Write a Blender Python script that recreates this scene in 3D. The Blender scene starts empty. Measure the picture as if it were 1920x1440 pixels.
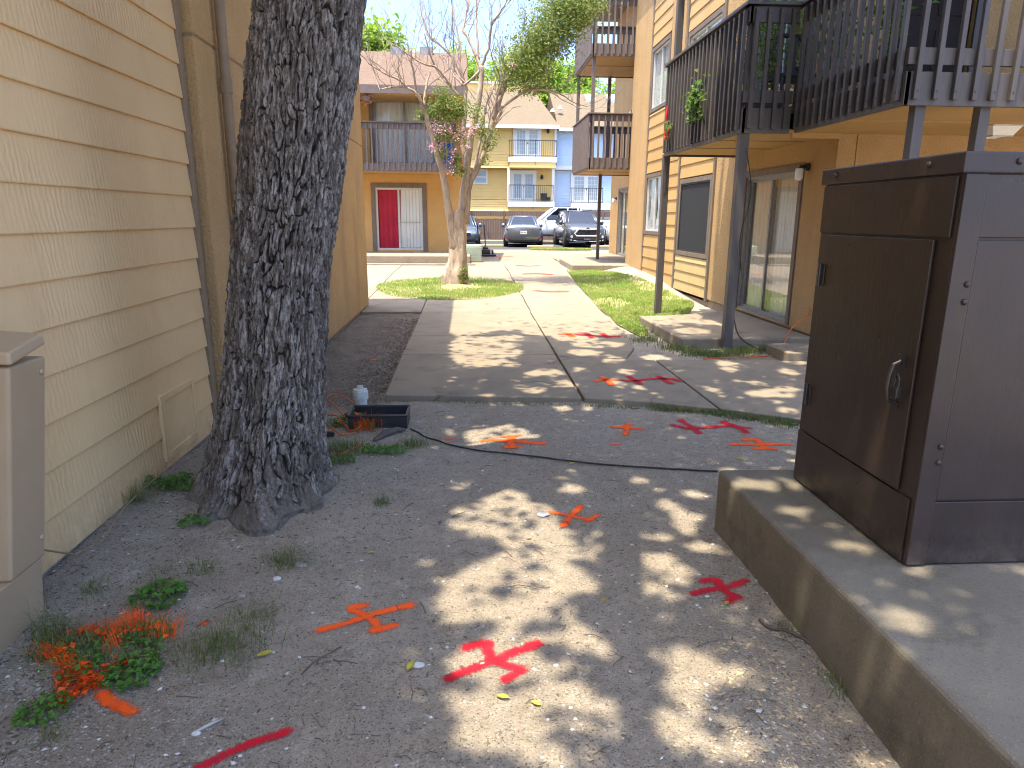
import bpy, bmesh, math, random
import numpy as np
from mathutils import Vector, Matrix

random.seed(7); rng = np.random.default_rng(7)
R = math.radians
scene = bpy.context.scene
COL = scene.collection

# ---------------------------------------------------------------- camera, world, sun, exposure
F_PX, PITCH, YAW, ROLL, CAM_H = 1289.0, R(13.61), R(3.69), R(0.4), 1.6
cam_data = bpy.data.cameras.new('camera')
cam = bpy.data.objects.new('camera', cam_data); COL.objects.link(cam)
cam_data.sensor_fit = 'HORIZONTAL'; cam_data.sensor_width = 36.0
cam_data.lens = 36.0 * F_PX / 1920.0
cam_data.clip_start = 0.05; cam_data.clip_end = 3000
fwd = Vector((math.sin(YAW) * math.cos(PITCH), math.cos(YAW) * math.cos(PITCH), -math.sin(PITCH)))
rt = Vector((math.cos(YAW), -math.sin(YAW), 0)); up = rt.cross(fwd)
rt2 = math.cos(ROLL) * rt + math.sin(ROLL) * up; up2 = -math.sin(ROLL) * rt + math.cos(ROLL) * up
m = Matrix((rt2, up2, -fwd)).transposed().to_4x4(); m.translation = (0, 0, CAM_H)
cam.matrix_world = m
scene.camera = cam

SX, SY = 0.20, 0.155                     # horizontal travel of sunlight per metre of drop
sun_dir = Vector((SX, SY, -1)).normalized()
world = bpy.data.worlds.new('World'); scene.world = world; world.use_nodes = True
wn = world.node_tree.nodes; wl = world.node_tree.links
sky = wn.new('ShaderNodeTexSky'); sky.sky_type = 'NISHITA'; sky.sun_disc = False
sky.sun_elevation = math.asin(-sun_dir.z); sky.sun_rotation = math.atan2(-SX, -SY)
sky.air_density = 0.7; sky.dust_density = 4.0; sky.ozone_density = 8.0
bg = wn['Background']; bg.inputs['Strength'].default_value = 0.15
wl.new(sky.outputs[0], bg.inputs['Color'])
sl = bpy.data.lights.new('sun', 'SUN'); sun = bpy.data.objects.new('sun', sl); COL.objects.link(sun)
sl.energy = 2.0; sl.angle = R(0.53); sl.color = (1.0, 0.89, 0.70)
sun.rotation_euler = sun_dir.to_track_quat('-Z', 'Y').to_euler(); sun.location = (-4, -3, 20)
scene.view_settings.view_transform = 'Standard'; scene.view_settings.look = 'None'
scene.view_settings.exposure = 2.42; scene.view_settings.gamma = 1.0
scene.view_settings.use_curve_mapping = False
scene.render.engine = 'CYCLES'
scene.cycles.use_denoising = True; scene.cycles.filter_width = 1.1
scene.cycles.max_bounces = 8; scene.cycles.transparent_max_bounces = 12
scene.cycles.sample_clamp_indirect = 8

# ---------------------------------------------------------------- helpers
def ray(px, py):
    return (px - 960) * rt2 - (py - 720) * up2 + F_PX * fwd
def at(px, py, Y):                       # the point seen at a photo position, at depth y = Y
    d = ray(px, py); t = Y / d.y; return Vector((d.x * t, Y, CAM_H + d.z * t))
def atx(px, py, X):
    d = ray(px, py); t = X / d.x; return Vector((X, d.y * t, CAM_H + d.z * t))
def gp(px, py, z=0.0):                   # the point of a level plane seen there
    d = ray(px, py); t = (z - CAM_H) / d.z; return Vector((d.x * t, d.y * t, z))

def sstep(a, b, x):
    t = np.clip((np.asarray(x, float) - a) / (b - a), 0, 1); return t * t * (3 - 2 * t)
_tab = np.random.default_rng(3).random((257, 257))
def vnoise(x, y):
    x = np.asarray(x, float); y = np.asarray(y, float)
    xi = np.floor(x).astype(int); yi = np.floor(y).astype(int); fx = x - xi; fy = y - yi
    fx = fx * fx * (3 - 2 * fx); fy = fy * fy * (3 - 2 * fy)
    a = _tab[xi % 256, yi % 256]; b = _tab[(xi + 1) % 256, yi % 256]
    c = _tab[xi % 256, (yi + 1) % 256]; d = _tab[(xi + 1) % 256, (yi + 1) % 256]
    return (a * (1 - fx) + b * fx) * (1 - fy) + (c * (1 - fx) + d * fx) * fy - 0.5
def rise(y):
    return 0.2 * sstep(11.0, 20.0, y)
TREE = (-1.10, 3.80)
def G(x, y):                             # height of the bare earth
    x = np.asarray(x, float); y = np.asarray(y, float)
    z = rise(y)
    d = np.hypot(x - TREE[0], (y - TREE[1]) * 0.9)
    z = z + 0.085 * np.exp(-(d / 0.85) ** 2)
    z = z + 0.05 * np.exp(-((x + 1.9) / 0.4) ** 2) * sstep(1.5, 3.5, y) * (1 - sstep(4.8, 6, y))
    z = z - 0.07 * sstep(5.6, 6.6, y) * (1 - sstep(11.0, 11.6, y)) * (1 - sstep(-0.95, -0.72, x)) * sstep(-1.8, -1.2, x)
    z = z + 0.16 * sstep(3.3, 4.35, x) * sstep(12.5, 16.5, y) * (1 - sstep(19, 20, y))
    near = 1 - sstep(12, 16, y)
    strip = sstep(5.8, 6.6, y) * (1 - sstep(11.0, 11.6, y)) * (1 - sstep(-1.0, -.8, x))
    z = z + strip * (.035 * vnoise(x * 4 + 3, y * 4) + .03 * vnoise(x * 9, y * 9 + 2))
    z = z + near * (0.030 * vnoise(x * 1.7, y * 1.7) + 0.020 * vnoise(x * 5 + 9, y * 5) + 0.009 * vnoise(x * 13, y * 13 + 5))
    return z
def g1(x, y): return float(G(x, y))

ORG = {}
def tag(o, label=None, cat=None, group=None, kind=None):
    if label: o['label'] = label
    if cat: o['category'] = cat
    if group: o['group'] = group
    if kind: o['kind'] = kind
    return o
def empty(name, loc, label, cat, group=None):
    o = bpy.data.objects.new(name, None); o.empty_display_size = 0.2; o.location = loc
    COL.objects.link(o); ORG[o.name] = Vector(loc); return tag(o, label, cat, group)
def org(p): return ORG.get(p.name, Vector((0, 0, 0))) if p else Vector((0, 0, 0))
def link(name, me, parent=None, mat=None):
    o = bpy.data.objects.new(name, me); COL.objects.link(o)
    if parent: o.parent = parent; ORG[o.name] = org(parent).copy()
    if mat and not me.materials: me.materials.append(mat)
    return o
def inst(name, me, parent, loc, rot=(0, 0, 0), scale=(1, 1, 1)):   # shared mesh placed at a world location
    o = bpy.data.objects.new(name, me); COL.objects.link(o)
    if parent: o.parent = parent
    o.location = Vector(loc) - org(parent); o.rotation_euler = rot; o.scale = scale
    ORG[o.name] = Vector(loc); return o
def np_mesh(name, V, Fq, mat=None, smooth=False):
    me = bpy.data.meshes.new(name); V = np.asarray(V, np.float32); Fq = np.asarray(Fq, np.int32); k = Fq.shape[1]
    me.vertices.add(len(V)); me.vertices.foreach_set('co', V.ravel())
    me.loops.add(Fq.size); me.loops.foreach_set('vertex_index', Fq.ravel())
    me.polygons.add(len(Fq)); me.polygons.foreach_set('loop_start', np.arange(0, Fq.size, k, dtype=np.int32))
    me.polygons.foreach_set('loop_total', np.full(len(Fq), k, np.int32))
    me.polygons.foreach_set('use_smooth', np.full(len(Fq), smooth, bool))
    me.update(calc_edges=True)
    if mat: me.materials.append(mat)
    return me

class Basis:                             # u along the wall, n out of it
    def __init__(s, axis, c, sgn=-1): s.a, s.c, s.s = axis, c, sgn
    def P(s, u, z, n=0):
        return (s.c + s.s * n, u, z) if s.a == 'x' else (u, s.c + s.s * n, z)

class MB:
    def __init__(s): s.v = []; s.f = []
    def add(s, V, Fs):
        b = len(s.v); s.v += [tuple(v) for v in V]; s.f += [tuple(b + i for i in f) for f in Fs]; return s
    def box(s, x0, x1, y0, y1, z0, z1):
        return s.add([(x, y, z) for x in (x0, x1) for y in (y0, y1) for z in (z0, z1)],
                     [(0, 1, 3, 2), (4, 6, 7, 5), (0, 4, 5, 1), (2, 3, 7, 6), (0, 2, 6, 4), (1, 5, 7, 3)])
    def bx(s, B, u0, u1, z0, z1, n0, n1):
        return s.add([B.P(u, z, n) for u in (u0, u1) for n in (n0, n1) for z in (z0, z1)],
                     [(0, 1, 3, 2), (4, 6, 7, 5), (0, 4, 5, 1), (2, 3, 7, 6), (0, 2, 6, 4), (1, 5, 7, 3)])
    def frame(s, B, u0, u1, z0, z1, n0, n1, w):
        s.bx(B, u0, u0 + w, z0, z1, n0, n1); s.bx(B, u1 - w, u1, z0, z1, n0, n1)
        s.bx(B, u0 + w, u1 - w, z0, z0 + w, n0, n1); s.bx(B, u0 + w, u1 - w, z1 - w, z1, n0, n1); return s
    def prism(s, poly, z0, z1):
        n = len(poly); z0f = z0 if callable(z0) else (lambda x, y: z0); z1f = z1 if callable(z1) else (lambda x, y: z1)
        V = [(x, y, z0f(x, y)) for x, y in poly] + [(x, y, z1f(x, y)) for x, y in poly]
        return s.add(V, [tuple(range(n))[::-1], tuple(range(n, 2 * n))] + [(i, (i + 1) % n, n + (i + 1) % n, n + i) for i in range(n)])
    def tube(s, pts, r, n=8, cap=True):
        pts = [Vector(p) for p in pts]; rs = r if isinstance(r, (list, tuple)) else [r] * len(pts)
        V = []; ref = None
        for i, p in enumerate(pts):
            t = (pts[min(i + 1, len(pts) - 1)] - pts[max(i - 1, 0)])
            t = t.normalized() if t.length > 1e-9 else Vector((0, 0, 1))
            if ref is None: ref = t.orthogonal().normalized()
            a = (ref - t * ref.dot(t)); a = a.normalized() if a.length > 1e-6 else t.orthogonal().normalized()
            ref = a; b = t.cross(a)
            for k in range(n):
                q = 2 * math.pi * k / n; V.append(p + rs[i] * (math.cos(q) * a + math.sin(q) * b))
        Fs = [(i * n + k, i * n + (k + 1) % n, (i + 1) * n + (k + 1) % n, (i + 1) * n + k) for i in range(len(pts) - 1) for k in range(n)]
        if cap: Fs += [tuple(range(n))[::-1], tuple((len(pts) - 1) * n + k for k in range(n))]
        return s.add(V, Fs)
    def lathe(s, c, prof, n=16, axis='z'):
        V = []
        for r, h in prof:
            for k in range(n):
                q = 2 * math.pi * k / n; a, b = r * math.cos(q), r * math.sin(q)
                V.append({'z': (c[0] + a, c[1] + b, c[2] + h), 'x': (c[0] + h, c[1] + a, c[2] + b), 'y': (c[0] + a, c[1] + h, c[2] + b)}[axis])
        Fs = [(i * n + k, i * n + (k + 1) % n, (i + 1) * n + (k + 1) % n, (i + 1) * n + k) for i in range(len(prof) - 1) for k in range(n)]
        Fs += [tuple(range(n))[::-1], tuple((len(prof) - 1) * n + k for k in range(n))]
        return s.add(V, Fs)
    def sheet(s, P, nu, nv):             # P(i/nu, j/nv) -> point
        V = [P(i / nu, j / nv) for i in range(nu + 1) for j in range(nv + 1)]
        return s.add(V, [(i * (nv + 1) + j, (i + 1) * (nv + 1) + j, (i + 1) * (nv + 1) + j + 1, i * (nv + 1) + j + 1) for i in range(nu) for j in range(nv)])
    def mesh(s, name, mat, off=(0, 0, 0), smooth=False, bevel=0, seg=2, jitter=0):
        me = bpy.data.meshes.new(name); ox, oy, oz = off
        me.from_pydata([(x - ox, y - oy, z - oz) for x, y, z in s.v], [], s.f)
        bm = bmesh.new(); bm.from_mesh(me); bmesh.ops.recalc_face_normals(bm, faces=bm.faces)
        if bevel:
            es = [e for e in bm.edges if len(e.link_faces) == 2 and e.calc_face_angle(0) > 0.5]
            bmesh.ops.bevel(bm, geom=es, offset=bevel, segments=seg, affect='EDGES', profile=0.5, clamp_overlap=True)
        for f in bm.faces: f.smooth = smooth
        bm.to_mesh(me); bm.free()
        if mat: me.materials.append(mat)
        return me
    def build(s, name, mat, parent=None, smooth=False, bevel=0, seg=2):
        return link(name, s.mesh(name, mat, org(parent), smooth, bevel, seg), parent)
    def thing(s, name, mat, loc, label, cat, group=None, smooth=False, bevel=0, seg=2, kind=None):
        o = link(name, s.mesh(name, mat, loc, smooth, bevel, seg)); o.location = loc; ORG[o.name] = Vector(loc)
        return tag(o, label, cat, group, kind)

def leaves(name, C, size, mat, parent=None, aspect=0.5, up=0.5, droop=None, seed=1, fold=True):
    """a cloud of separate pointed leaves, each a folded pair of triangles pairs"""
    r = np.random.default_rng(seed); C = np.asarray(C, float); n = len(C)
    nrm = r.normal(size=(n, 3)); nrm[:, 2] = np.abs(nrm[:, 2]) + up; nrm /= np.linalg.norm(nrm, axis=1)[:, None]
    a = r.normal(size=(n, 3)); a -= nrm * np.sum(a * nrm, 1)[:, None]; a /= np.linalg.norm(a, axis=1)[:, None]
    b = np.cross(nrm, a)
    L = (size * r.uniform(0.6, 1.25, n))[:, None]; W = L * aspect
    V = np.stack([C - a * L * .5, C + b * W * .5 + nrm * W * .18 - a * L * .03, C + a * L * .5 - nrm * L * .12, C - b * W * .5 + nrm * W * .18 - a * L * .03], 1).reshape(-1, 3)
    i = np.arange(n) * 4
    Fq = np.stack([i, i + 1, i + 2, i, i + 2, i + 3], 1).reshape(-1, 3)
    return link(name, np_mesh(name, V - np.array(org(parent)), Fq, mat), parent)

def blades(C, h, w, seed=1, lean=0.5):
    r = np.random.default_rng(seed); C = np.asarray(C, float); n = len(C)
    q = r.uniform(0, 6.283, n); d = np.stack([np.cos(q), np.sin(q), np.zeros(n)], 1); e = np.stack([-d[:, 1], d[:, 0], np.zeros(n)], 1)
    H = (h * r.uniform(.45, 1.2, n))[:, None]; Ln = (lean * r.uniform(0.1, 1.0, n))[:, None] * H; W = (w * r.uniform(.7, 1.2, n))[:, None]
    z = np.array([0, 0, 1.0])
    V = np.stack([C - e * W, C + e * W, C + d * Ln * .35 + z * H * .6 + e * W * .7, C + d * Ln * .35 + z * H * .6 - e * W * .7, C + d * Ln + z * H * .95], 1).reshape(-1, 3)
    i = np.arange(n) * 5
    T = np.stack([i, i + 1, i + 2, i, i + 2, i + 3, i + 3, i + 2, i + 4], 1).reshape(-1, 3)
    return V, T

# ---------------------------------------------------------------- materials
class NT:
    def __init__(s, name):
        s.m = bpy.data.materials.new(name); s.m.use_nodes = True; s.t = s.m.node_tree; s.n = s.t.nodes; s.l = s.t.links
        s.b = s.n['Principled BSDF']; s.out = s.n['Material Output']
        s.pos = s.n.new('ShaderNodeNewGeometry').outputs['Position']
    def mapped(s, sc):
        q = s.n.new('ShaderNodeMapping'); q.inputs['Scale'].default_value = sc; s.l.new(s.pos, q.inputs['Vector']); return q.outputs[0]
    def noise(s, scale, detail=4, rough=.55, vec=None, dist=0):
        q = s.n.new('ShaderNodeTexNoise'); q.inputs['Scale'].default_value = scale; q.inputs['Detail'].default_value = detail
        q.inputs['Roughness'].default_value = rough; q.inputs['Distortion'].default_value = dist
        s.l.new(vec or s.pos, q.inputs['Vector']); return q.outputs['Fac']
    def voro(s, scale, feat='F1', vec=None, out='Distance', rnd=1):
        q = s.n.new('ShaderNodeTexVoronoi'); q.feature = feat; q.inputs['Scale'].default_value = scale
        q.inputs['Randomness'].default_value = rnd
        s.l.new(vec or s.pos, q.inputs['Vector']); return q.outputs[out]
    def ramp(s, fac, stops):
        q = s.n.new('ShaderNodeValToRGB'); e = q.color_ramp.elements
        while len(e) < len(stops): e.new(0.5)
        for k, (p, c) in enumerate(stops):
            e[k].position = p; e[k].color = (c, c, c, 1) if isinstance(c, (int, float)) else (*c, 1)
        s.l.new(fac, q.inputs['Fac']); return q.outputs['Color']
    def mix(s, a, b, fac, mode='MIX'):
        q = s.n.new('ShaderNodeMix'); q.data_type = 'RGBA'; q.blend_type = mode; q.clamp_factor = True
        def put(v, i):
            if isinstance(v, (tuple, list)): i.default_value = (*v, 1)
            elif isinstance(v, (int, float)): i.default_value = v if i.type == 'VALUE' else (v, v, v, 1)
            else: s.l.new(v, i)
        put(fac, q.inputs[0]); put(a, q.inputs[6]); put(b, q.inputs[7]); return q.outputs[2]
    def math(s, op, a, b=0.0, c=0.0):
        q = s.n.new('ShaderNodeMath'); q.operation = op
        for v, i in zip((a, b, c), q.inputs):
            if isinstance(v, (int, float)): i.default_value = v
            else: s.l.new(v, i)
        return q.outputs[0]
    def bump(s, h, strength, dist=0.01, prev=None):
        q = s.n.new('ShaderNodeBump'); q.inputs['Strength'].default_value = strength; q.inputs['Distance'].default_value = dist
        s.l.new(h, q.inputs['Height'])
        if prev: s.l.new(prev, q.inputs['Normal'])
        return q.outputs[0]
    def col(s, c):
        if isinstance(c, tuple): s.b.inputs['Base Color'].default_value = (*c, 1)
        else: s.l.new(c, s.b.inputs['Base Color'])
    def fin(s, rough=.8, spec=.3, metal=0, normal=None):
        if isinstance(rough, (int, float)): s.b.inputs['Roughness'].default_value = rough
        else: s.l.new(rough, s.b.inputs['Roughness'])
        s.b.inputs['Specular IOR Level'].default_value = spec; s.b.inputs['Metallic'].default_value = metal
        if normal: s.l.new(normal, s.b.inputs['Normal'])
        return s.m

def plain(name, c1, c2=None, ns=6, rough=.7, spec=.3, bump=None, metal=0, stretch=None):
    t = NT(name); v = t.mapped(stretch) if stretch else None
    c2 = c2 or tuple(x * .8 for x in c1)
    t.col(t.mix(c1, c2, t.ramp(t.noise(ns, 5, vec=v), [(.3, 0.0), (.7, 1.0)])))
    nrm = t.bump(t.noise(bump[0], 4, vec=v), bump[1], bump[2]) if bump else None
    return t.fin(rough, spec, metal, nrm)

def leafmat(name, c1, c2, ns=9, trans=.45, rough=.5):
    t = NT(name); c = t.mix(c1, c2, t.ramp(t.noise(ns, 3), [(.35, 0.0), (.65, 1.0)]))
    t.col(c); t.b.inputs['Roughness'].default_value = rough; t.b.inputs['Specular IOR Level'].default_value = .25
    tr = t.n.new('ShaderNodeBsdfTranslucent'); t.l.new(t.mix(c, (1, 1, .3), .12), tr.inputs['Color'])
    mx = t.n.new('ShaderNodeMixShader'); mx.inputs[0].default_value = trans
    t.l.new(t.b.outputs[0], mx.inputs[1]); t.l.new(tr.outputs[0], mx.inputs[2]); t.l.new(mx.outputs[0], t.out.inputs['Surface'])
    return t.m

def stucco(name, c1, c2, stain=None, amt=.35, bs=70, bst=.55):
    t = NT(name); c = t.mix(c1, c2, t.ramp(t.noise(1.7, 6, .65), [(.35, 0.0), (.7, 1.0)]))
    c = t.mix(c, tuple(x * .72 for x in c1), t.ramp(t.noise(62, 5, .65), [(.44, 0.0), (.68, .75)]))
    if stain:
        v = t.mapped((2.2, 2.2, .35)); c = t.mix(c, stain, t.math('MULTIPLY', t.ramp(t.noise(1.0, 7, .7, vec=v), [(.5, 0.0), (.75, 1.0)]), amt))
    t.col(c); n = t.bump(t.noise(bs, 5, .6), bst, .022); n = t.bump(t.voro(bs * .6, 'SMOOTH_F1'), .5, .014, n)
    return t.fin(.9, .15, 0, n)

def siding_mat(name, c1, c2, bst=.5):
    t = NT(name)
    c = t.mix(c1, c2, t.ramp(t.noise(1.1, 6, .6), [(.3, 0.0), (.7, 1.0)]))
    c = t.mix(c, tuple(x * .72 for x in c1), t.ramp(t.noise(3.2, 7, .72, vec=t.mapped((1, 1, .35))), [(.54, 0.0), (.74, .5)]))
    c = t.mix(c, tuple(x * .5 for x in c1), t.ramp(t.noise(30, 6, .75), [(.66, 0.0), (.78, .5)]))
    sp = t.n.new('ShaderNodeSeparateXYZ'); t.l.new(t.pos, sp.inputs[0])
    mud = t.math('MULTIPLY', t.ramp(sp.outputs[2], [(.02, .6), (.30, 0.0)]), t.ramp(t.noise(7, 7, .75), [(.40, 0.0), (.62, 1.0)]))
    c = t.mix(c, (.17, .13, .09), mud)
    t.col(c)
    w = t.n.new('ShaderNodeTexWave'); w.wave_type = 'BANDS'; w.bands_direction = 'Y'; w.wave_profile = 'SIN'
    w.inputs['Scale'].default_value = 11; w.inputs['Distortion'].default_value = 7; w.inputs['Detail'].default_value = 4
    w.inputs['Detail Scale'].default_value = 1.3; w.inputs['Detail Roughness'].default_value = .6
    t.l.new(t.mapped((1, .8, .55)), w.inputs['Vector'])
    h = t.math('MULTIPLY', w.outputs['Fac'], t.ramp(t.noise(1.6, 4, .6), [(.38, .04), (.62, 1.0)]))
    n = t.bump(h, bst, .005); n = t.bump(t.noise(120, 4), .12, .003, n)
    return t.fin(.6, .3, 0, n)

def glass_mat(name, tint=(.85, .9, .9), refl=1.0, rough=.01):
    t = NT(name); t.n.remove(t.b)
    tr = t.n.new('ShaderNodeBsdfTransparent'); tr.inputs[0].default_value = (*tint, 1)
    gl = t.n.new('ShaderNodeBsdfGlossy'); gl.inputs['Roughness'].default_value = rough
    fr = t.n.new('ShaderNodeFresnel'); fr.inputs['IOR'].default_value = 1.6
    f = t.math('MULTIPLY', fr.outputs[0], refl)
    mx = t.n.new('ShaderNodeMixShader'); t.l.new(f, mx.inputs[0]); t.l.new(tr.outputs[0], mx.inputs[1]); t.l.new(gl.outputs[0], mx.inputs[2])
    t.l.new(mx.outputs[0], t.out.inputs['Surface']); return t.m

MT = {}
MT['siding'] = siding_mat('tan siding paint', (.76, .525, .265), (.70, .475, .235), .55)
MT['siding_golden'] = siding_mat('golden siding paint', (.52, .33, .125), (.46, .28, .105), .5)  # more golden than the pale boards
MT['siding_pale'] = siding_mat('pale siding paint', (.54, .39, .18), (.48, .34, .15), .5)
MT['stucco_left'] = stucco('tan stucco', (.57, .37, .17), (.48, .305, .14), (.24, .16, .09), .6)
MT['stucco'] = stucco('ochre stucco', (.50, .325, .15), (.43, .275, .125), (.27, .18, .10), .45)
MT['stucco_far'] = stucco('orange stucco', (.60, .36, .13), (.54, .32, .115), bs=30, bst=.3)
MT['soffit'] = plain('ochre soffit paint', (.48, .30, .115), (.41, .25, .095), 2, .6, .3, (30, .2, .005), stretch=(1, .2, 1))
MT['trim'] = plain('weathered trim paint', (.20, .155, .115), (.14, .11, .085), 9, .7, .3, (40, .35, .006), stretch=(1, 1, .3))
MT['trim_tan'] = plain('tan trim paint', (.30, .22, .14), (.24, .175, .11), 12, .65, .3, (60, .3, .004))
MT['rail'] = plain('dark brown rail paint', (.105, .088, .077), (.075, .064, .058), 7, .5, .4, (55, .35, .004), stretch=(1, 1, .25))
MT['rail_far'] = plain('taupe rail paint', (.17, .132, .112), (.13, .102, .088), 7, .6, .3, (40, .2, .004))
MT['cabinet'] = plain('glossy brown cabinet paint', (.040, .026, .021), (.029, .020, .016), 3.5, .34, .5, (120, .22, .003))
MT['cabinet_trim'] = plain('brown cabinet trim paint', (.050, .036, .032), (.036, .027, .024), 5, .38, .5, (90, .3, .003))
def scuffed(name, a, b):
    t = NT(name); c = t.mix(a, b, t.ramp(t.noise(3.5, 5), [(.3, 0.0), (.7, 1.0)]))
    c = t.mix(c, tuple(x * 2.6 for x in a), t.ramp(t.noise(22, 8, .82, vec=t.mapped((1, 1, .3))), [(.66, 0.0), (.73, .8)]))
    c = t.mix(c, (.16, .13, .10), t.ramp(t.noise(70, 3, .6), [(.74, 0.0), (.80, .7)]))
    sp = t.n.new('ShaderNodeSeparateXYZ'); t.l.new(t.pos, sp.inputs[0])
    c = t.mix(c, (.15, .125, .10), t.math('MULTIPLY', t.ramp(sp.outputs[2], [(.34, .55), (.52, 0.0)]), t.ramp(t.noise(9, 7, .75), [(.42, 0.0), (.66, 1.0)])))
    t.col(c); r = t.ramp(t.noise(6, 5, .6), [(.3, .26), (.7, .46)])
    n = t.bump(t.noise(45, 5, .6, vec=t.mapped((1, 1, .25))), .25, .004); n = t.bump(t.noise(160, 3), .2, .002, n)
    return t.fin(r, .5, 0, n)
MT['cabinet'] = scuffed('glossy brown cabinet paint', (.042, .027, .020), (.031, .021, .016)); MT['cabinet_trim'] = scuffed('brown cabinet trim paint', (.050, .035, .030), (.038, .027, .023))
MT['steel_dark'] = plain('painted dark steel', (.05, .045, .042), (.03, .028, .026), 30, .35, .6, None, .3)
MT['beige_metal'] = plain('beige enamel', (.47, .345, .21), (.41, .30, .18), 2.2, .42, .4, (25, .08, .004))
MT['white_pvc'] = plain('scuffed white pipe', (.62, .63, .58), (.40, .42, .37), 35, .5, .4)
MT['black_plastic'] = plain('black plastic', (.018, .018, .02), (.03, .03, .033), 12, .4, .5, (60, .2, .002))
MT['cord_black'] = plain('black cable', (.015, .015, .016), (.03, .03, .03), 30, .5, .4)
MT['cord_orange'] = plain('orange cord', (.62, .13, .02), (.5, .10, .02), 30, .5, .4)
MT['white_alu'] = plain('white aluminium', (.62, .60, .55), (.52, .50, .46), 20, .45, .4)
MT['grey_alu'] = plain('grey aluminium', (.30, .30, .29), (.22, .22, .22), 20, .4, .5, None, .4)
MT['curtain'] = plain('cream curtain', (.86, .83, .74), (.78, .75, .66), 4, .95, .1)
MT['curtain_white'] = plain('white lace curtain', (.88, .88, .86), (.80, .80, .78), 14, .95, .1)
MT['curtain_red'] = plain('crimson curtain', (.62, .03, .08), (.52, .022, .06), 3, .9, .1)
MT['blind'] = plain('white vinyl blind', (.90, .89, .85), (.86, .84, .80), 3, .6, .3)
MT['dark_backing'] = plain('dark interior', (.03, .028, .025), (.02, .02, .02), 2, .9, .1)  # dark colour stands in for the shade of unlit rooms
MT['screen'] = plain('charcoal window screen', (.035, .036, .038), (.028, .03, .031), 40, .75, .2)
MT['glass'] = glass_mat('window glass', (.97, .98, .97), .45)
MT['glass_blue'] = glass_mat('vehicle glass', (.25, .3, .34), 2.0)
MT['rust'] = plain('dark door paint', (.028, .02, .018), (.02, .015, .014), 6, .7, .2)
MT['chrome'] = plain('chrome', (.75, .75, .74), (.68, .68, .67), 30, .15, .5, None, 1)
MT['black_metal'] = plain('black wrought iron', (.02, .02, .022), (.03, .03, .03), 20, .5, .4)
def roofm(name, a, b):
    t = NT(name); v = t.mapped((1, 1, 1))
    br = t.n.new('ShaderNodeTexBrick'); br.inputs['Scale'].default_value = 4.0; br.inputs['Mortar Size'].default_value = .018
    br.inputs['Color1'].default_value = (*a, 1); br.inputs['Color2'].default_value = (*b, 1); br.inputs['Mortar'].default_value = (a[0] * .55, a[1] * .55, a[2] * .55, 1)
    cx = t.n.new('ShaderNodeSeparateXYZ'); t.l.new(t.pos, cx.inputs[0]); cc = t.n.new('ShaderNodeCombineXYZ')
    t.l.new(cx.outputs[0], cc.inputs[0]); t.l.new(t.math('MULTIPLY', cx.outputs[2], 2.0), cc.inputs[1]); t.l.new(cc.outputs[0], br.inputs['Vector'])
    t.col(t.mix(br.outputs[0], tuple(x * .8 for x in a), t.ramp(t.noise(2.5, 6), [(.4, 0.0), (.7, .7)])))
    return t.fin(.95, .1, 0, t.bump(t.noise(60, 3), .3, .01))
MT['shingle'] = roofm('tan shingles', (.175, .12, .085), (.125, .088, .064))
MT['shingle_far'] = roofm('sand shingles', (.19, .15, .10), (.145, .113, .076))

def dirt():
    t = NT('grey dirt')
    c = t.mix((.42, .357, .272), (.335, .285, .218), t.ramp(t.noise(1.3, 7, .65), [(.3, 0.0), (.68, 1.0)]))
    c = t.mix(c, (.49, .425, .33), t.ramp(t.noise(7, 6, .7), [(.52, 0.0), (.70, .9)]))
    c = t.mix(c, (.17, .145, .115), t.ramp(t.noise(18, 7, .78), [(.53, 0.0), (.70, .8)]))
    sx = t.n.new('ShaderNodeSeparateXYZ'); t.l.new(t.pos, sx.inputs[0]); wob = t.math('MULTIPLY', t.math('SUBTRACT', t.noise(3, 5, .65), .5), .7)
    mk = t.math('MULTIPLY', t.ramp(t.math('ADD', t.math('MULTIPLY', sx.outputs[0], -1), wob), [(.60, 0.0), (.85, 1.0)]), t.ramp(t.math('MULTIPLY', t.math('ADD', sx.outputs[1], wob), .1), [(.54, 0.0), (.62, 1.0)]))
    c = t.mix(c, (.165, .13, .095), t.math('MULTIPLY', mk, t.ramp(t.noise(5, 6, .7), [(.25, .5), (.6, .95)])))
    v1 = t.voro(210, out='Color'); sp = t.n.new('ShaderNodeSeparateColor'); t.l.new(v1, sp.inputs[0])
    c = t.mix(c, (.50, .46, .40), t.math('MULTIPLY', t.ramp(sp.outputs[0], [(.80, 0.0), (.93, .85)]), t.ramp(t.voro(210), [(.25, 1.0), (.5, 0.0)])))
    c = t.mix(c, (.085, .075, .065), t.ramp(sp.outputs[1], [(.84, 0.0), (.95, .6)]))
    v2 = t.voro(85, out='Color'); s2 = t.n.new('ShaderNodeSeparateColor'); t.l.new(v2, s2.inputs[0]); d2 = t.voro(85)
    c = t.mix(c, (.52, .47, .40), t.math('MULTIPLY', t.ramp(s2.outputs[0], [(.86, 0.0), (.95, .9)]), t.ramp(d2, [(.2, 1.0), (.42, 0.0)])))
    c = t.mix(c, (.10, .085, .07), t.math('MULTIPLY', t.ramp(s2.outputs[1], [(.82, 0.0), (.93, .85)]), t.ramp(d2, [(.2, 1.0), (.45, 0.0)])))
    c = t.mix(c, (.16, .135, .108), t.ramp(t.noise(48, 6, .8), [(.56, 0.0), (.68, .6)]))
    t.col(c)
    n = t.bump(t.noise(26, 8, .74), .9, .03); n = t.bump(t.voro(120, 'SMOOTH_F1'), .6, .010, n); n = t.bump(t.noise(300, 3), .5, .005, n)
    return t.fin(.95, .12, 0, n)
MT['dirt'] = dirt()
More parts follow.
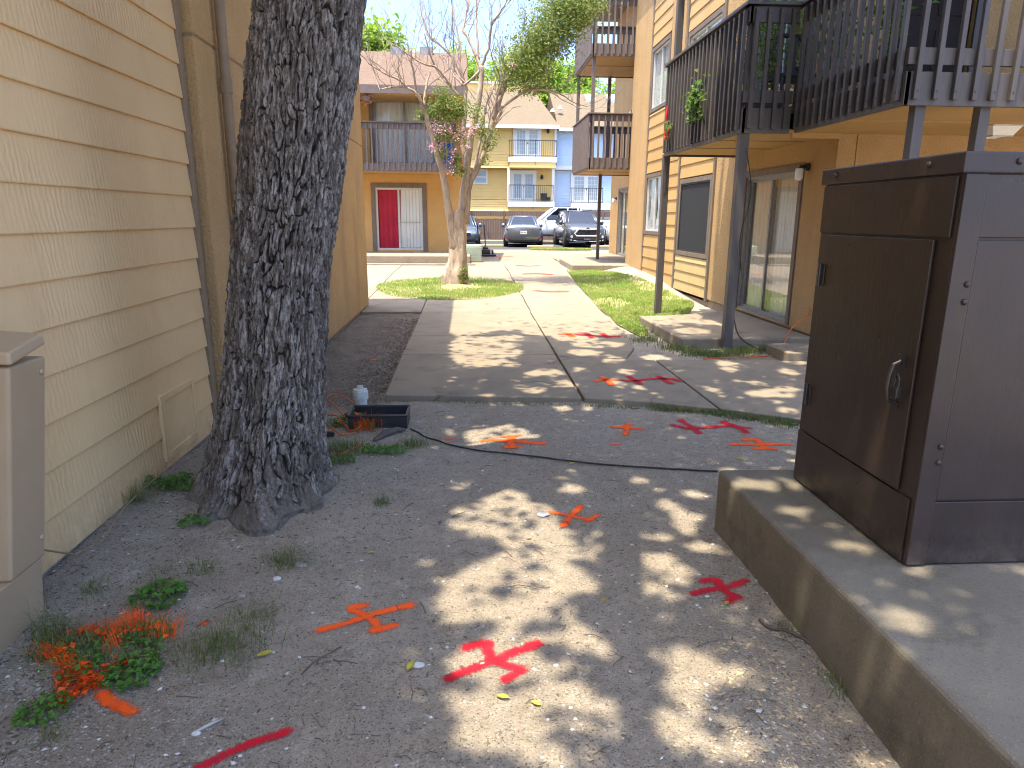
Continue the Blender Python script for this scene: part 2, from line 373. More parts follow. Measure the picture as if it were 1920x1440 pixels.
def concrete(name, a, b, stain=(.20, .175, .14), amt=.5, speck=.5):
    t = NT(name)
    c = t.mix(a, b, t.ramp(t.noise(1.2, 7, .65), [(.3, 0.0), (.7, 1.0)]))
    c = t.mix(c, stain, t.math('MULTIPLY', t.ramp(t.noise(2.6, 8, .72), [(.52, 0.0), (.75, 1.0)]), amt))
    c = t.mix(c, tuple(x * .55 for x in a), t.ramp(t.noise(120, 3, .7), [(.56, 0.0), (.74, speck)]))
    c = t.mix(c, tuple(min(1, x * 1.35) for x in a), t.ramp(t.noise(170, 2, .6), [(.60, 0.0), (.74, speck)]))
    c = t.mix(c, tuple(x * .5 for x in a), t.ramp(t.noise(42, 6, .8), [(.55, 0.0), (.70, speck * .8)]))
    c = t.mix(c, tuple(min(1, x * 1.5) for x in a), t.ramp(t.noise(64, 5, .8), [(.60, 0.0), (.72, speck * .6)]))
    nz = t.n.new('ShaderNodeTexNoise'); nz.inputs['Scale'].default_value = 2.2; nz.inputs['Detail'].default_value = 5; t.l.new(t.pos, nz.inputs['Vector'])
    va = t.n.new('ShaderNodeVectorMath'); va.operation = 'MULTIPLY_ADD'; va.inputs[1].default_value = (.8, .8, .8); t.l.new(nz.outputs['Color'], va.inputs[0]); t.l.new(t.pos, va.inputs[2])
    ck = t.ramp(t.voro(.42, 'DISTANCE_TO_EDGE', vec=va.outputs[0]), [(.0, 1.0), (.008, 0.0)])
    c = t.mix(c, tuple(x * .35 for x in a), t.math('MULTIPLY', ck, t.ramp(t.noise(.8, 2), [(.46, 0.0), (.54, .8)])))
    t.col(c); n = t.bump(t.noise(110, 6, .75), .6, .007); n = t.bump(t.noise(9, 4), .3, .014, n)
    return t.fin(.9, .2, 0, n)
MT['concrete'] = concrete('path concrete', (.29, .24, .172), (.228, .188, .135), (.12, .098, .072), .7, .75)
MT['concrete_pad'] = concrete('stained pad concrete', (.235, .205, .155), (.155, .135, .10), (.065, .054, .04), .85, 1.0)
MT['concrete_foot'] = concrete('footing concrete', (.33, .32, .30), (.24, .22, .20))
MT['asphalt'] = concrete('asphalt', (.075, .075, .078), (.06, .06, .062), (.04, .04, .04), .4, .4)
MT['yellow_paint'] = plain('faded yellow kerb paint', (.52, .40, .16), (.42, .36, .24), 8, .8, .2)

def bark():
    t = NT('furrowed bark'); at_ = t.n.new('ShaderNodeAttribute'); at_.attribute_name = 'plate'; h = at_.outputs['Fac']
    ce = t.n.new('ShaderNodeAttribute'); ce.attribute_name = 'tone'; tone = ce.outputs['Fac']
    v = t.mapped((1, 1, .22))
    c = t.mix((.042, .032, .025), (.185, .152, .122), h)
    fl = t.ramp(t.noise(75, 6, .75, vec=v), [(.46, 0.0), (.60, 1.0)])
    c = t.mix(c, (.34, .295, .25), t.math('MULTIPLY', fl, t.ramp(h, [(.35, 0.0), (.75, .8)])))
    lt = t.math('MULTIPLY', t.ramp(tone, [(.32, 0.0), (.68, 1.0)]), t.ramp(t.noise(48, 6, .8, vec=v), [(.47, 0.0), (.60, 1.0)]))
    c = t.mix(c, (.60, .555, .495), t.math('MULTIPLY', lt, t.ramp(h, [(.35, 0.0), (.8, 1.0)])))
    sz = t.n.new('ShaderNodeSeparateXYZ'); t.l.new(t.pos, sz.inputs[0])
    soil = t.ramp(t.math('ADD', sz.outputs[2], t.math('MULTIPLY', t.math('SUBTRACT', t.noise(9, 6, .7), .5), .35)), [(.05, .85), (.19, 0.0)])
    c = t.mix(c, (.27, .232, .185), soil)
    t.col(c); v = t.mapped((1, 1, .3)); n = t.bump(t.noise(95, 8, .8, vec=v), 1.0, .024); n = t.bump(t.noise(260, 3), .4, .004, n)
    return t.fin(.95, .1, 0, n)
MT['bark'] = bark()
def crape_bark():
    t = NT('pale peeling bark'); v = t.mapped((1, 1, .3))
    c = t.mix((.50, .39, .29), (.28, .20, .145), t.ramp(t.noise(9, 6, .7, vec=v), [(.35, 0.0), (.65, 1.0)]))
    c = t.mix(c, (.085, .065, .05), t.ramp(t.noise(17, 5, .7, vec=v), [(.58, 0.0), (.72, .85)]))
    t.col(c); return t.fin(.85, .15, 0, t.bump(t.noise(40, 5, .6, vec=v), .5, .01))
MT['crape'] = crape_bark()
MT['twig'] = plain('grey twig bark', (.42, .33, .265), (.27, .205, .16), 6, .9, .1)
MT['limb'] = plain('dark limb bark', (.10, .085, .07), (.06, .05, .045), 12, .95, .1, (30, .6, .02), stretch=(1, 1, .3))
MT['leaf_canopy'] = leafmat('canopy leaf', (.075, .15, .025), (.11, .20, .03))
MT['leaf_crape'] = leafmat('crape leaf', (.11, .185, .03), (.25, .29, .08), 5, .3)
MT['leaf_far'] = leafmat('bright leaf', (.20, .36, .035), (.28, .42, .05), .8, .45)
MT['leaf_weed'] = leafmat('weed leaf', (.075, .19, .035), (.12, .25, .045), 12, .3)
MT['leaf_pot'] = leafmat('pot plant leaf', (.06, .16, .03), (.12, .22, .04), 12, .35)
MT['flower'] = leafmat('pink petals', (.80, .36, .46), (.86, .58, .62), 9, .4)
MT['grass'] = leafmat('lawn grass', (.24, .37, .065), (.37, .40, .13), 2.2, .3)
MT['grass_dark'] = leafmat('wild grass', (.085, .15, .035), (.17, .18, .07), 6, .3)  # darker green than the lawn
MT['turf'] = plain('turf soil', (.22, .24, .085), (.30, .26, .15), 5, .95, .1, (60, .6, .02))
MT['dead_leaf'] = leafmat('yellowed leaf', (.55, .48, .07), (.36, .30, .06), 30, .2)
MT['pebble'] = plain('pale pebbles', (.42, .38, .33), (.27, .245, .215), 25, .9, .15)
MT['pebble_white'] = plain('white limestone', (.62, .62, .60), (.5, .5, .48), 25, .9, .15)
MT['seed'] = plain('straw coloured seed husks', (.50, .40, .25), (.34, .26, .16), 40, .8, .2)
MT['twig_dead'] = plain('dry twig', (.16, .13, .105), (.10, .08, .065), 20, .9, .1)
MT['stick_pale'] = plain('bleached stick', (.46, .43, .38), (.36, .33, .28), 20, .9, .1)
MT['orange_leaf'] = leafmat('orange painted leaf', (.95, .16, .015), (.80, .10, .015), 10, .15)

def paint(name, a, b):
    t = NT(name); t.col(t.mix(a, b, t.ramp(t.noise(14, 4), [(.35, 0.0), (.65, 1.0)])))
    e = t.n.new('ShaderNodeAttribute'); e.attribute_name = 'cover'
    k = t.math('ADD', e.outputs['Fac'], t.math('MULTIPLY', t.math('SUBTRACT', t.noise(230, 5, .85), .5), 4.2))
    k = t.math('ADD', k, t.math('MULTIPLY', t.math('SUBTRACT', t.noise(30, 5, .65), .5), 1.3))
    al = t.ramp(k, [(.30, 0.0), (.75, .95)])
    t.l.new(al, t.b.inputs['Alpha'])
    return t.fin(.75, .25, 0, t.bump(t.noise(160, 5, .7), .5, .004))
MT['paint_orange'] = paint('orange marking paint', (1.0, .105, .008), (.92, .13, .02))
MT['paint_red'] = paint('red marking paint', (.60, .008, .022), (.48, .012, .03))
MT['paint_coral'] = paint('faded red marking paint', (.72, .07, .035), (.65, .05, .03))

# ================================================================ SETTING
def struct(name, me, mat=None):
    o = link(name, me, None, mat); o['kind'] = 'structure'; return o
def struct_empty(name, loc=(0, 0, 0)):
    o = bpy.data.objects.new(name, None); COL.objects.link(o); o.location = loc; ORG[o.name] = Vector(loc); o['kind'] = 'structure'; return o

def axis_pts(segs):
    out = []
    for a, b, n in segs: out += list(np.linspace(a, b, n, endpoint=False))
    return np.array(out + [segs[-1][1]])
gx = axis_pts([(-900, -60, 5), (-60, -6, 10), (-6, -2, 12), (-2, 2.6, 184), (2.6, 5, 40), (5, 12, 14), (12, 60, 10), (60, 900, 5)])
gy = axis_pts([(-300, -20, 5), (-20, -1, 8), (-1, 1.2, 20), (1.2, 6.4, 208), (6.4, 12, 90), (12, 24, 40), (24, 60, 12), (60, 1500, 8)])
XX, YY = np.meshgrid(gx, gy, indexing='ij'); ZZ = G(XX, YY)
V = np.stack([XX, YY, ZZ], -1).reshape(-1, 3); ny = len(gy)
ii, jj = np.meshgrid(np.arange(len(gx) - 1), np.arange(ny - 1), indexing='ij'); q0 = (ii * ny + jj).ravel()
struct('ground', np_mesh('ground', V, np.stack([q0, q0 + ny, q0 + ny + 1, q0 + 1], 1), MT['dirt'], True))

# ---- concrete paths, one mesh for each slab
path = struct_empty('path')
SLABS = []
def slab(poly, top=.045, name='slab', par=None, mat=None, bevel=.008):
    SLABS.append(poly)
    cx = sum(p[0] for p in poly) / len(poly); cy = sum(p[1] for p in poly) / len(poly)
    tx, ty = random.uniform(-.003, .003), random.uniform(-.003, .003)
    zt = lambda x, y: float(rise(y)) + top + tx * (x - cx) + ty * (y - cy)
    return MB().prism(poly, lambda x, y: zt(x, y) - .14, zt).build(name, mat or MT['concrete'], par or path, bevel=bevel)
def rect(x0, x1, y0, y1, g=.006): return [(x0 + g, y0 + g), (x1 - g, y0 + g), (x1 - g, y1 - g), (x0 + g, y1 - g)]
slab([(-.75, 6.02), (.2, 5.93), (1.00, 5.86), (1.01, 7.87), (-.77, 7.93)])
slab([(-.77, 7.94), (1.01, 7.88), (1.02, 9.19), (-.77, 9.20)])
slab([(-.77, 9.212), (1.02, 9.202), (1.04, 11.57), (-.78, 11.57)])
slab([(1.025, 5.85), (1.62, 5.70), (2.10, 5.47), (2.10, 7.50), (1.6, 7.60), (1.03, 7.72)])
slab([(2.115, 5.46), (2.62, 5.14), (3.15, 4.70), (3.9, 3.95), (4.6, 3.9), (4.2, 7.35), (3.0, 7.50), (2.115, 7.50)])
slab([(1.035, 7.735), (1.58, 7.64), (1.80, 7.62), (2.05, 8.3), (2.18, 9.42), (1.045, 9.42)])
slab([(1.045, 9.432), (2.18, 9.432), (2.26, 11.57), (1.055, 11.57)])
xe = [(11.58, 2.26), (13.9, 2.34), (16.4, 2.46), (19.0, 2.62), (21.5, 2.78), (24.2, 2.95)]
for (ya, xa), (yb, xb) in zip(xe, xe[1:]):
    slab([(1.065, ya + .006), (xa, ya + .006), (xb, yb - .006), (1.085, yb - .006)])
for x0, x1 in ((-7, -4.4), (-4.4, -2.2), (-2.2, -.79)): slab(rect(x0, x1, 11.62, 13.2))
slab(rect(-.79, 1.06, 11.582, 13.2))
for x0, x1 in ((-7, -4.4), (-4.4, -1.9), (-1.9, -.1), (-.1, 1.06)):
    for y0, y1 in ((13.2, 15.6), (15.6, 18.0), (18.0, 20.3)): slab(rect(x0, x1, y0, y1))
for y0, y1 in ((20.3, 22.3), (22.3, 24.2)): slab(rect(.05, 1.08, y0, y1))
for x0, x1 in ((-1.2, 1.0), (1.0, 3.0), (3.0, 5.2), (5.2, 8)):
    for y0, y1 in ((24.2, 27.2), (27.2, 30.3)): slab(rect(x0, x1, y0, y1))
for y0, y1 in ((21.5, 22.9), (22.9, 24.2)): slab(rect(2.95, 4.2, y0, y1))

lot = MB().prism([(-60, 30.35), (60, 30.35), (60, 42.4), (-60, 42.4)], .1, .215).build('parking_lot', MT['asphalt']); lot['kind'] = 'structure'

def inpoly(x, y, poly):
    x = np.asarray(x); y = np.asarray(y); c = np.zeros(x.shape, bool); n = len(poly)
    for i in range(n):
        (x0, y0), (x1, y1) = poly[i], poly[(i + 1) % n]
        with np.errstate(divide='ignore', invalid='ignore'):
            c ^= ((y0 > y) != (y1 > y)) & (x < (x1 - x0) * (y - y0) / (y1 - y0 + 1e-12) + x0)
    return c
def grass_area(name, poly, n, h, w, mat, zf, seed, thin=None):
    r = np.random.default_rng(seed); xs = [p[0] for p in poly]; ys = [p[1] for p in poly]
    P = np.stack([r.uniform(min(xs), max(xs), n * 3), r.uniform(min(ys), max(ys), n * 3)], 1)
    k = inpoly(P[:, 0], P[:, 1], poly)
    if thin is not None: k &= thin(P[:, 0], P[:, 1], r)
    P = P[k][:n]; C = np.column_stack([P, zf(P[:, 0], P[:, 1])])
    Vb, T = blades(C, h, w, seed)
    o = link(name, np_mesh(name, Vb, T, mat)); o['kind'] = 'stuff'; return o
def turf(name, poly, zf, res=.25):
    cx = sum(p[0] for p in poly) / len(poly); cy = sum(p[1] for p in poly) / len(poly)
    mb = MB(); nr = 8; V = [(cx, cy, float(zf(cx, cy)))]
    for k in range(1, nr + 1):
        for x, y in poly:
            X, Y = cx + (x - cx) * k / nr, cy + (y - cy) * k / nr; V.append((X, Y, float(zf(X, Y))))
    n = len(poly); Fs = [(0, 1 + i, 1 + (i + 1) % n) for i in range(n)]
    for k in range(nr - 1):
        for i in range(n): Fs.append((1 + k * n + i, 1 + (k + 1) * n + i, 1 + (k + 1) * n + (i + 1) % n, 1 + k * n + (i + 1) % n))
    o = mb.add(V, Fs).build(name, MT['turf'], smooth=True); o['kind'] = 'structure'; return o
oval = [(-.38 + 1.58 * math.cos(a) * (1 + .04 * math.sin(3 * a)), 14.85 + 1.72 * math.sin(a)) for a in np.linspace(0, 2 * math.pi, 40, endpoint=False)]
def zoval(x, y): return rise(y) + .052 + .05 * np.exp(-((np.asarray(x) + .3) ** 2 + (np.asarray(y) - 15.3) ** 2) / .35)
turf('lawn', oval, zoval)
def thin_oval(x, y, r): return r.random(x.shape) > .85 * np.exp(-((x + .35) ** 2 / .25 + (y - 15.0) ** 2 / .5)) + .6 * sstep(.0, .25, vnoise(x * 2.5, y * 2.5))
grass_area('grass', oval, 17000, .055, .005, MT['grass'], zoval, 21, thin_oval)
lawn = [(2.30, 10.4), (2.36, 12.4), (2.48, 15.4), (2.66, 18.7), (3.2, 19.0), (3.75, 17.6), (4.1, 15.0), (4.25, 12.7), (3.7, 11.4), (2.95, 10.75), (2.62, 10.3), (2.55, 9.5), (2.4, 9.3)]
def zlawn(x, y): return G(x, y) + .018
turf('lawn', lawn, zlawn)
def thin_lawn(x, y, r): return r.random(x.shape) > .85 * sstep(.02, .22, vnoise(x * 1.8 + 3, y * 1.8) + .5 * vnoise(x * 6, y * 6))
grass_area('grass', lawn, 42000, .06, .0055, MT['grass'], zlawn, 22, thin_lawn)
isl = [(4.0 + 1.35 * math.cos(a), 29.95 + .42 * math.sin(a)) for a in np.linspace(0, 2 * math.pi, 24, endpoint=False)]
def zisl(x, y): return np.full(np.shape(x), .262)
turf('lawn', isl, lambda x, y: .258)
grass_area('grass', isl, 6000, .09, .010, MT['grass'], zisl, 23)

# ================================================================ LEFT BUILDING
lb = empty('apartment_building', (-1.85, 5, 0), 'tan apartment wall of wide lap siding and stucco behind the big tree trunk', 'building')
MB().box(-7, -1.875, -3.0, 12.33, -.3, 5.45).build('wall_core', MT['stucco_left'], lb)
prof = [(0, 0), (.021, 0), (.0235, .005), (.006, .222), (0, .222)]
L0, L1 = -3.0, 4.915
bme = MB().add([(x, y, z) for y in (0, L1 - L0) for x, z in prof], [(0, 1, 2, 3, 4), (9, 8, 7, 6, 5)] + [(i, (i + 1) % 5, 5 + (i + 1) % 5, 5 + i) for i in range(5)]).mesh('siding_board', MT['siding'])
for i in range(26):
    inst('siding_board', bme, lb, (-1.868 + random.uniform(-.0015, .0015), L0, .085 + .205 * i))
MB().box(-1.874, -1.835, 4.918, 4.985, .06, 5.4).build('trim_board', MT['trim_tan'], lb, bevel=.004)
MB().box(-1.875, -1.862, -3, 4.98, -.25, .10).build('foundation', MT['concrete_foot'], lb)
BL = Basis('x', -1.772, 1)
MB().bx(BL, 5.015, 12.40, .07, 2.74, -.2, 0).build('stucco_panel', MT['stucco_left'], lb, bevel=.012)
MB().bx(BL, 5.015, 12.40, 2.755, 5.45, -.2, 0).build('stucco_panel', MT['stucco_left'], lb, bevel=.012)
MB().bx(BL, 5.02, 12.39, 2.73, 2.77, -.2, -.012).build('control_joint', MT['trim_tan'], lb)
MB().bx(BL, 5.03, 12.38, -.4, .075, -.2, -.03).build('foundation', MT['trim_tan'], lb)
MB().box(-7.2, -1.38, -3.2, 12.42, 5.45, 5.62).build('roof', MT['trim'], lb)
ds = MB().tube([(-1.715, 5.40, .35), (-1.715, 5.40, 5.4)], .036, 14).build('downspout', MT['trim_tan'], lb, smooth=True)
MB().lathe((-1.715, 5.40, 2.50), [(.036, -.05), (.043, -.05), (.043, .05), (.036, .05)], 16).build('coupling', MT['trim_tan'], ds)
MB().lathe((-1.715, 5.40, .9), [(.036, -.02), (.041, -.02), (.041, .02), (.036, .02)], 16).build('coupling', MT['trim_tan'], ds)
# small access panel
BA = Basis('x', -1.845, 1)
ap = MB().frame(BA, 4.08, 4.60, .14, .55, -.01, .012, .045).build('access_panel', MT['siding'], lb, bevel=.003)
MB().bx(BA, 4.12, 4.56, .18, .51, -.008, .004).build('panel_board', MT['siding'], ap)
for yy in (3.9,):   # butt joint seams in the lower boards
    pass

# ================================================================ CONCRETE PAD + CABINET
padm = MB().prism([(1.29, 3.30), (1.30, 1.3), (1.31, -1.5), (3.6, -1.5), (3.6, 3.26)], -.25, .335)
padm.thing('equipment_pad', MT['concrete_pad'], (2.2, 2, 0), 'raised stained concrete pad under the brown equipment cabinet', 'pad', bevel=.022, seg=3)
cb = empty('equipment_cabinet', (2.1, 2.7, .335), 'dark brown painted equipment cabinet with a padlocked door, on a concrete pad', 'cabinet')
cx0, cx1, cy0, cy1, cz0, cz1 = 1.63, 2.75, 2.26, 3.16, .339, 1.80
MB().box(cx0, cx1, cy0, cy1, cz0, cz1).build('body', MT['cabinet'], cb, bevel=.004)
CL = Basis('x', cx0, -1); CF = Basis('y', cy0, -1)
mb = MB().prism([(cx0 - .016, cy1 + .014), (cx0 - .016, cy0 - .016), (cx1 + .01, cy0 - .016), (cx1 + .01, cy1 + .014)], cz1 - .048, cz1 + .02)
mb.build('top_cap', MT['cabinet_trim'], cb, bevel=.005)
dr = MB().bx(CL, 2.345, 3.085, .605, 1.535, .003, .014).build('door', MT['cabinet'], cb, bevel=.003)
MB().bx(CL, 2.275, 3.15, 1.545, 1.745, .002, .010).build('upper_panel', MT['cabinet'], cb, bevel=.002)
MB().bx(CL, 2.275, 3.15, .345, .596, .002, .009).build('lower_panel', MT['cabinet'], cb, bevel=.002)
for zz in (1.355, .79):
    h = MB().bx(CL, 3.055, 3.12, zz - .045, zz + .045, .014, .019).build('hinge', MT['steel_dark'], dr, bevel=.002)
    MB().tube([CL.P(3.088, zz - .05, .022), CL.P(3.088, zz + .05, .022)], .009, 10).build('hinge_pin', MT['steel_dark'], h)
hp = [CL.P(2.415, .925, .014), CL.P(2.418, .94, .05), CL.P(2.42, .985, .058), CL.P(2.42, 1.03, .055), CL.P(2.42, 1.075, .045), CL.P(2.42, 1.09, .014)]
MB().tube(hp, .008, 10).bx(CL, 2.40, 2.44, 1.07, 1.115, .013, .022).bx(CL, 2.40, 2.43, .91, .935, .013, .02).build('handle', MT['steel_dark'], dr, smooth=False)
pl_ = MB().bx(CL, 2.372, 2.412, .955, 1.0, .03, .052).build('padlock', MT['steel_dark'], dr, bevel=.004)
MB().tube([CL.P(2.38, 1.0, .041), CL.P(2.38, 1.03, .041), CL.P(2.392, 1.045, .041), CL.P(2.404, 1.03, .041), CL.P(2.404, 1.0, .041)], .0045, 8).build('shackle', MT['steel_dark'], pl_)
MB().bx(CF, cx0, 1.705, cz0 + .004, 1.75, .001, .014).build('corner_trim', MT['cabinet_trim'], cb, bevel=.003)
MB().bx(CF, 1.708, cx1, .60, 1.535, .001, .009).build('front_panel', MT['cabinet_trim'], cb, bevel=.003)
MB().bx(CF, 1.708, cx1, 1.545, 1.75, .001, .008).build('upper_panel', MT['cabinet_trim'], cb, bevel=.003)
MB().bx(CF, 1.708, cx1, cz0 + .004, .592, .001, .007).build('lower_panel', MT['cabinet_trim'], cb, bevel=.003)
bolt = MB().lathe((0, 0, 0), [(.011, 0), (.011, -.003), (.008, -.008), (.003, -.010)], 12, 'y').mesh('bolt', MT['cabinet_trim'], smooth=True)
for zz in (1.39, 1.33, .81, .75): inst('bolt', bolt, cb, (1.690, cy0 - .014, zz))
for xx in (1.80, 2.3): inst('bolt', bolt, cb, (xx, cy0 - .016, 1.79))
for yy in (2.42, 3.05): inst('bolt', bolt, cb, (cx0 - .016, yy, 1.79), (0, 0, -math.pi / 2))

# ================================================================ LEFT UTILITY BOX
ub = empty('utility_pedestal', (-1.7, 2.58, 0), 'beige metal utility box with a slightly lifted lid against the tan siding', 'utility box')
def taper(b0, t0, z0, z1):                # four plan corners at the bottom and the top
    return MB().add([(x, y, z0) for x, y in b0] + [(x, y, z1) for x, y in t0], [(3, 2, 1, 0), (4, 5, 6, 7)] + [(k, (k + 1) % 4, 4 + (k + 1) % 4, 4 + k) for k in range(4)])
nb_, nt_ = atx(17, 1068, -1.70).y, atx(17, 690, -1.615).y
taper([(-1.86, nb_), (-1.70, nb_), (-1.70, 2.63), (-1.86, 2.63)], [(-1.86, nt_), (-1.615, nt_), (-1.615, 2.69), (-1.86, 2.69)], .27, 1.075).build('body', MT['beige_metal'], ub, bevel=.012, seg=3)
taper([(-1.86, 1.9), (-1.735, 1.9), (-1.735, 2.60), (-1.86, 2.60)], [(-1.86, 1.9), (-1.708, 1.9), (-1.708, 2.62), (-1.86, 2.62)], -.1, .268).build('base', MT['beige_metal'], ub, bevel=.006)
lid = taper([(-1.865, nt_ - .015), (-1.598, nt_ - .015), (-1.598, 2.675), (-1.865, 2.675)], [(-1.865, nt_ - .015), (-1.602, nt_ - .01), (-1.602, 2.67), (-1.865, 2.67)], 1.085, 1.13)
lid.v = [(x, y, z + .045 * (y - nt_) / .25 + .02 * (-1.6 - x) / .26) for x, y, z in lid.v]
lid = lid.build('lid', MT['beige_metal'], ub, bevel=.01, seg=3)
sc_ = MB().lathe((0, 0, 0), [(.012, 0), (.012, .004), (.009, .009), (.004, .010)], 12, 'x').mesh('screw', MT['beige_metal'], smooth=True)
for yy, zz, xx in ((2.655, 1.02, -1.622), (2.61, .36, -1.692)): inst('screw', sc_, ub, (xx, yy, zz))
MB().tube([(-1.70, 2.62, .30), (-1.72, 2.85, .16), (-1.74, 3.1, .10), (-1.77, 3.4, .14), (-1.79, 3.7, .14), (-1.77, 4.1, .15), (-1.70, 4.6, .2)], .0042, 8).thing('service_cable', MT['trim_tan'], (-1.7, 3, 0), 'thin tan cable sagging from the utility box along the siding base', 'cable')

# ================================================================ RIGHT BUILDING
rb = empty('apartment_building', (4.4, 8.34, 0), 'golden stucco and siding apartment building with dark balconies on the right', 'building')
BR = Basis('x', 4.4, -1)
def wall_open(B, u0, u1, z0, z1, holes, mat, par, n0=-.22, n1=0, name='wall'):
    us = sorted({u0, u1} | {h[0] for h in holes} | {h[1] for h in holes}); zs = sorted({z0, z1} | {h[2] for h in holes} | {h[3] for h in holes})
    b = MB()
    for ua, ub_ in zip(us, us[1:]):
        za = None
        for z_a, z_b in zip(zs, zs[1:]):
            uc, zc = (ua + ub_) / 2, (z_a + z_b) / 2
            hole = any(h[0] < uc < h[1] and h[2] < zc < h[3] for h in holes)
            if not hole and za is None: za = z_a
            if hole and za is not None: b.bx(B, ua, ub_, za, z_a, n0, n1); za = None
        if za is not None: b.bx(B, ua, ub_, za, zs[-1], n0, n1)
    return b.build(name, mat, par)
def folds(B, u0, u1, z0, z1, n, amp, k, seed=0, pinch=0):
    r = random.Random(seed); ph = r.random() * 6
    def P(a, b):
        u = u0 + (u1 - u0) * a; z = z0 + (z1 - z0) * b
        if pinch: u = (u0 + u1) / 2 + (u - (u0 + u1) / 2) * (1 - pinch * math.exp(-((b - .45) / .22) ** 2))
        return B.P(u, z, n + amp * math.sin(a * k * 6.283 + ph + .6 * math.sin(b * 4 + ph)) + .3 * amp * math.sin(a * k * 14 + b * 3))
    return MB().sheet(P, int(k * 10), 10)
def sliding_door(par, B, u0, u1, z0, z1, trim, left_mat, right_mat, frame='grey_alu', tw=.09, near_hi=False):
    d = MB().bx(B, u0 - tw, u0, z0, z1 + tw, 0, .022).bx(B, u1, u1 + tw, z0, z1 + tw, 0, .022).bx(B, u0, u1, z1, z1 + tw, 0, .024).build('door_casing', trim, par, bevel=.003)
    um = (u0 + u1) / 2
    MB().frame(B, u0, u1, z0, z1, -.11, -.005, .035).build('door_frame', MT[frame], d)
    MB().frame(B, u0 + .03, um + .03, z0 + .03, z1 - .03, -.05, -.015, .045).build('door_leaf', MT[frame], d)
    MB().frame(B, um - .03, u1 - .03, z0 + .03, z1 - .03, -.09, -.055, .045).build('door_leaf', MT[frame], d)
    MB().bx(B, u0 + .075, um - .015, z0 + .075, z1 - .075, -.034, -.030).build('pane', MT['glass'], d)
    MB().bx(B, um + .015, u1 - .075, z0 + .075, z1 - .075, -.074, -.070).build('pane', MT['glass'], d)
    folds(B, u0 + .01, um, z0 + .02, z1 - .02, -.125, .012, 6, 1).build('curtain', left_mat, d, smooth=True)
    folds(B, um, u1 - .01, z0 + .02, z1 - .02, -.13, .012, 6, 2).build('curtain', right_mat, d, smooth=True)
    MB().bx(B, u0 - .02, u1 + .02, z0 - .02, z1 + .02, -.24, -.225).build('dark_backing', MT['dark_backing'], d)
    return d
def window(par, B, u0, u1, z0, z1, trim, cmat, tw=.085, pinch=0, mull=True, frame='white_alu', screen=False):
    w = MB().frame(B, u0 - tw, u1 + tw, z0 - tw, z1 + tw, .0, .028, tw).build('window_casing', trim, par, bevel=.003)
    if screen:
        MB().frame(B, u0, u1, z0, z1, -.02, .02, .03).build('screen_frame', MT['black_metal'], w)
        MB().bx(B, u0 + .02, u1 - .02, z0 + .02, z1 - .02, -.006, .004).build('sun_screen', MT['screen'], w)
        return w
    um = (u0 + u1) / 2
    f = MB().frame(B, u0, u1, z0, z1, -.07, -.004, .032)
    if mull: f.bx(B, um - .02, um + .02, z0 + .03, z1 - .03, -.06, -.012)
    f.build('window_frame', MT[frame], w)
    MB().bx(B, u0 + .03, um - .01, z0 + .03, z1 - .03, -.040, -.036).build('pane', MT['glass'], w)
    MB().bx(B, um + .01, u1 - .03, z0 + .03, z1 - .03, -.044, -.040).build('pane', MT['glass'], w)
    folds(B, u0 + .01, um, z0 + .02, z1 - .02, -.075, .008, 5, 3, pinch).build('curtain', cmat, w, smooth=True)
    folds(B, um, u1 - .01, z0 + .02, z1 - .02, -.075, .008, 5, 4, pinch).build('curtain', cmat, w, smooth=True)
    MB().bx(B, u0 - .02, u1 + .02, z0 - .02, z1 + .02, -.20, -.185).build('dark_backing', MT['dark_backing'], w)
    return w
ZT = 8.2
MB().box(4.66, 14, 8.60, 18.9, .0, ZT - .02).box(5.52, 14, 18.9, 25.6, .0, ZT - .02).build('wall_core', MT['dark_backing'], rb)  # dark inner box, added to keep light from passing through the building
# stucco with doors
wall_open(BR, 8.34, 12.46, .16, ZT, [(9.22, 11.02, .19, 2.23), (9.22, 11.02, 2.92, 4.96), (9.22, 11.02, 5.7, 7.7)], MT['stucco'], rb, name='stucco_wall')
wall_open(Basis('y', 8.34, -1), 4.63, 12, .0, ZT, [(4.95, 5.85, 2.90, 4.95)], MT['stucco'], rb, -.2, 0, name='stucco_wall')
MB().bx(BR, 8.34, 17.34, -.3, .155, -.2, -.03).build('foundation', MT['trim_tan'], rb)
wall_open(BR, 17.36, 19.10, .1, ZT, [], MT['stucco'], rb, -.3, .045, name='pier')
wall_open(BR, 14.77, 15.74, 2.80, ZT, [], MT['stucco'], rb, -.2, .02, name='pier')
wall_open(BR, 12.46, 17.36, .1, ZT, [(12.66, 14.42, 3.66, 5.05), (15.88, 17.24, 1.31, 2.55), (15.88, 17.24, 4.12, 5.38)], MT['stucco'], rb, -.22, -.03, name='wall_core')
def boards(u0, u1, z0, z1, step, mat, spans=None):
    pr = [(0, 0), (.022, 0), (.0245, .005), (.007, step + .012), (0, step + .012)]
    def mk(hh):
        p = [(0, 0), (.022, 0), (.0245, .005), (.007, hh), (0, hh)]
        return MB().add([(-x, y, z) for y in (0, u1 - u0) for x, z in p], [(0, 1, 2, 3, 4), (9, 8, 7, 6, 5)] + [(i, (i + 1) % 5, 5 + (i + 1) % 5, 5 + i) for i in range(5)]).mesh('siding_board', mat)
    me = mk(step + .012); z = z0
    while z < z1 - .02:
        if z + step > z1 + .005: me = mk(z1 - z)
        inst('siding_board', me, rb, (4.398 + random.uniform(-.001, .001), u0, z)); z += step
boards(12.55, 14.53, .16, .86, .2, MT['siding_pale']); boards(12.55, 14.53, 2.40, 2.98, .25, MT['siding_golden'])
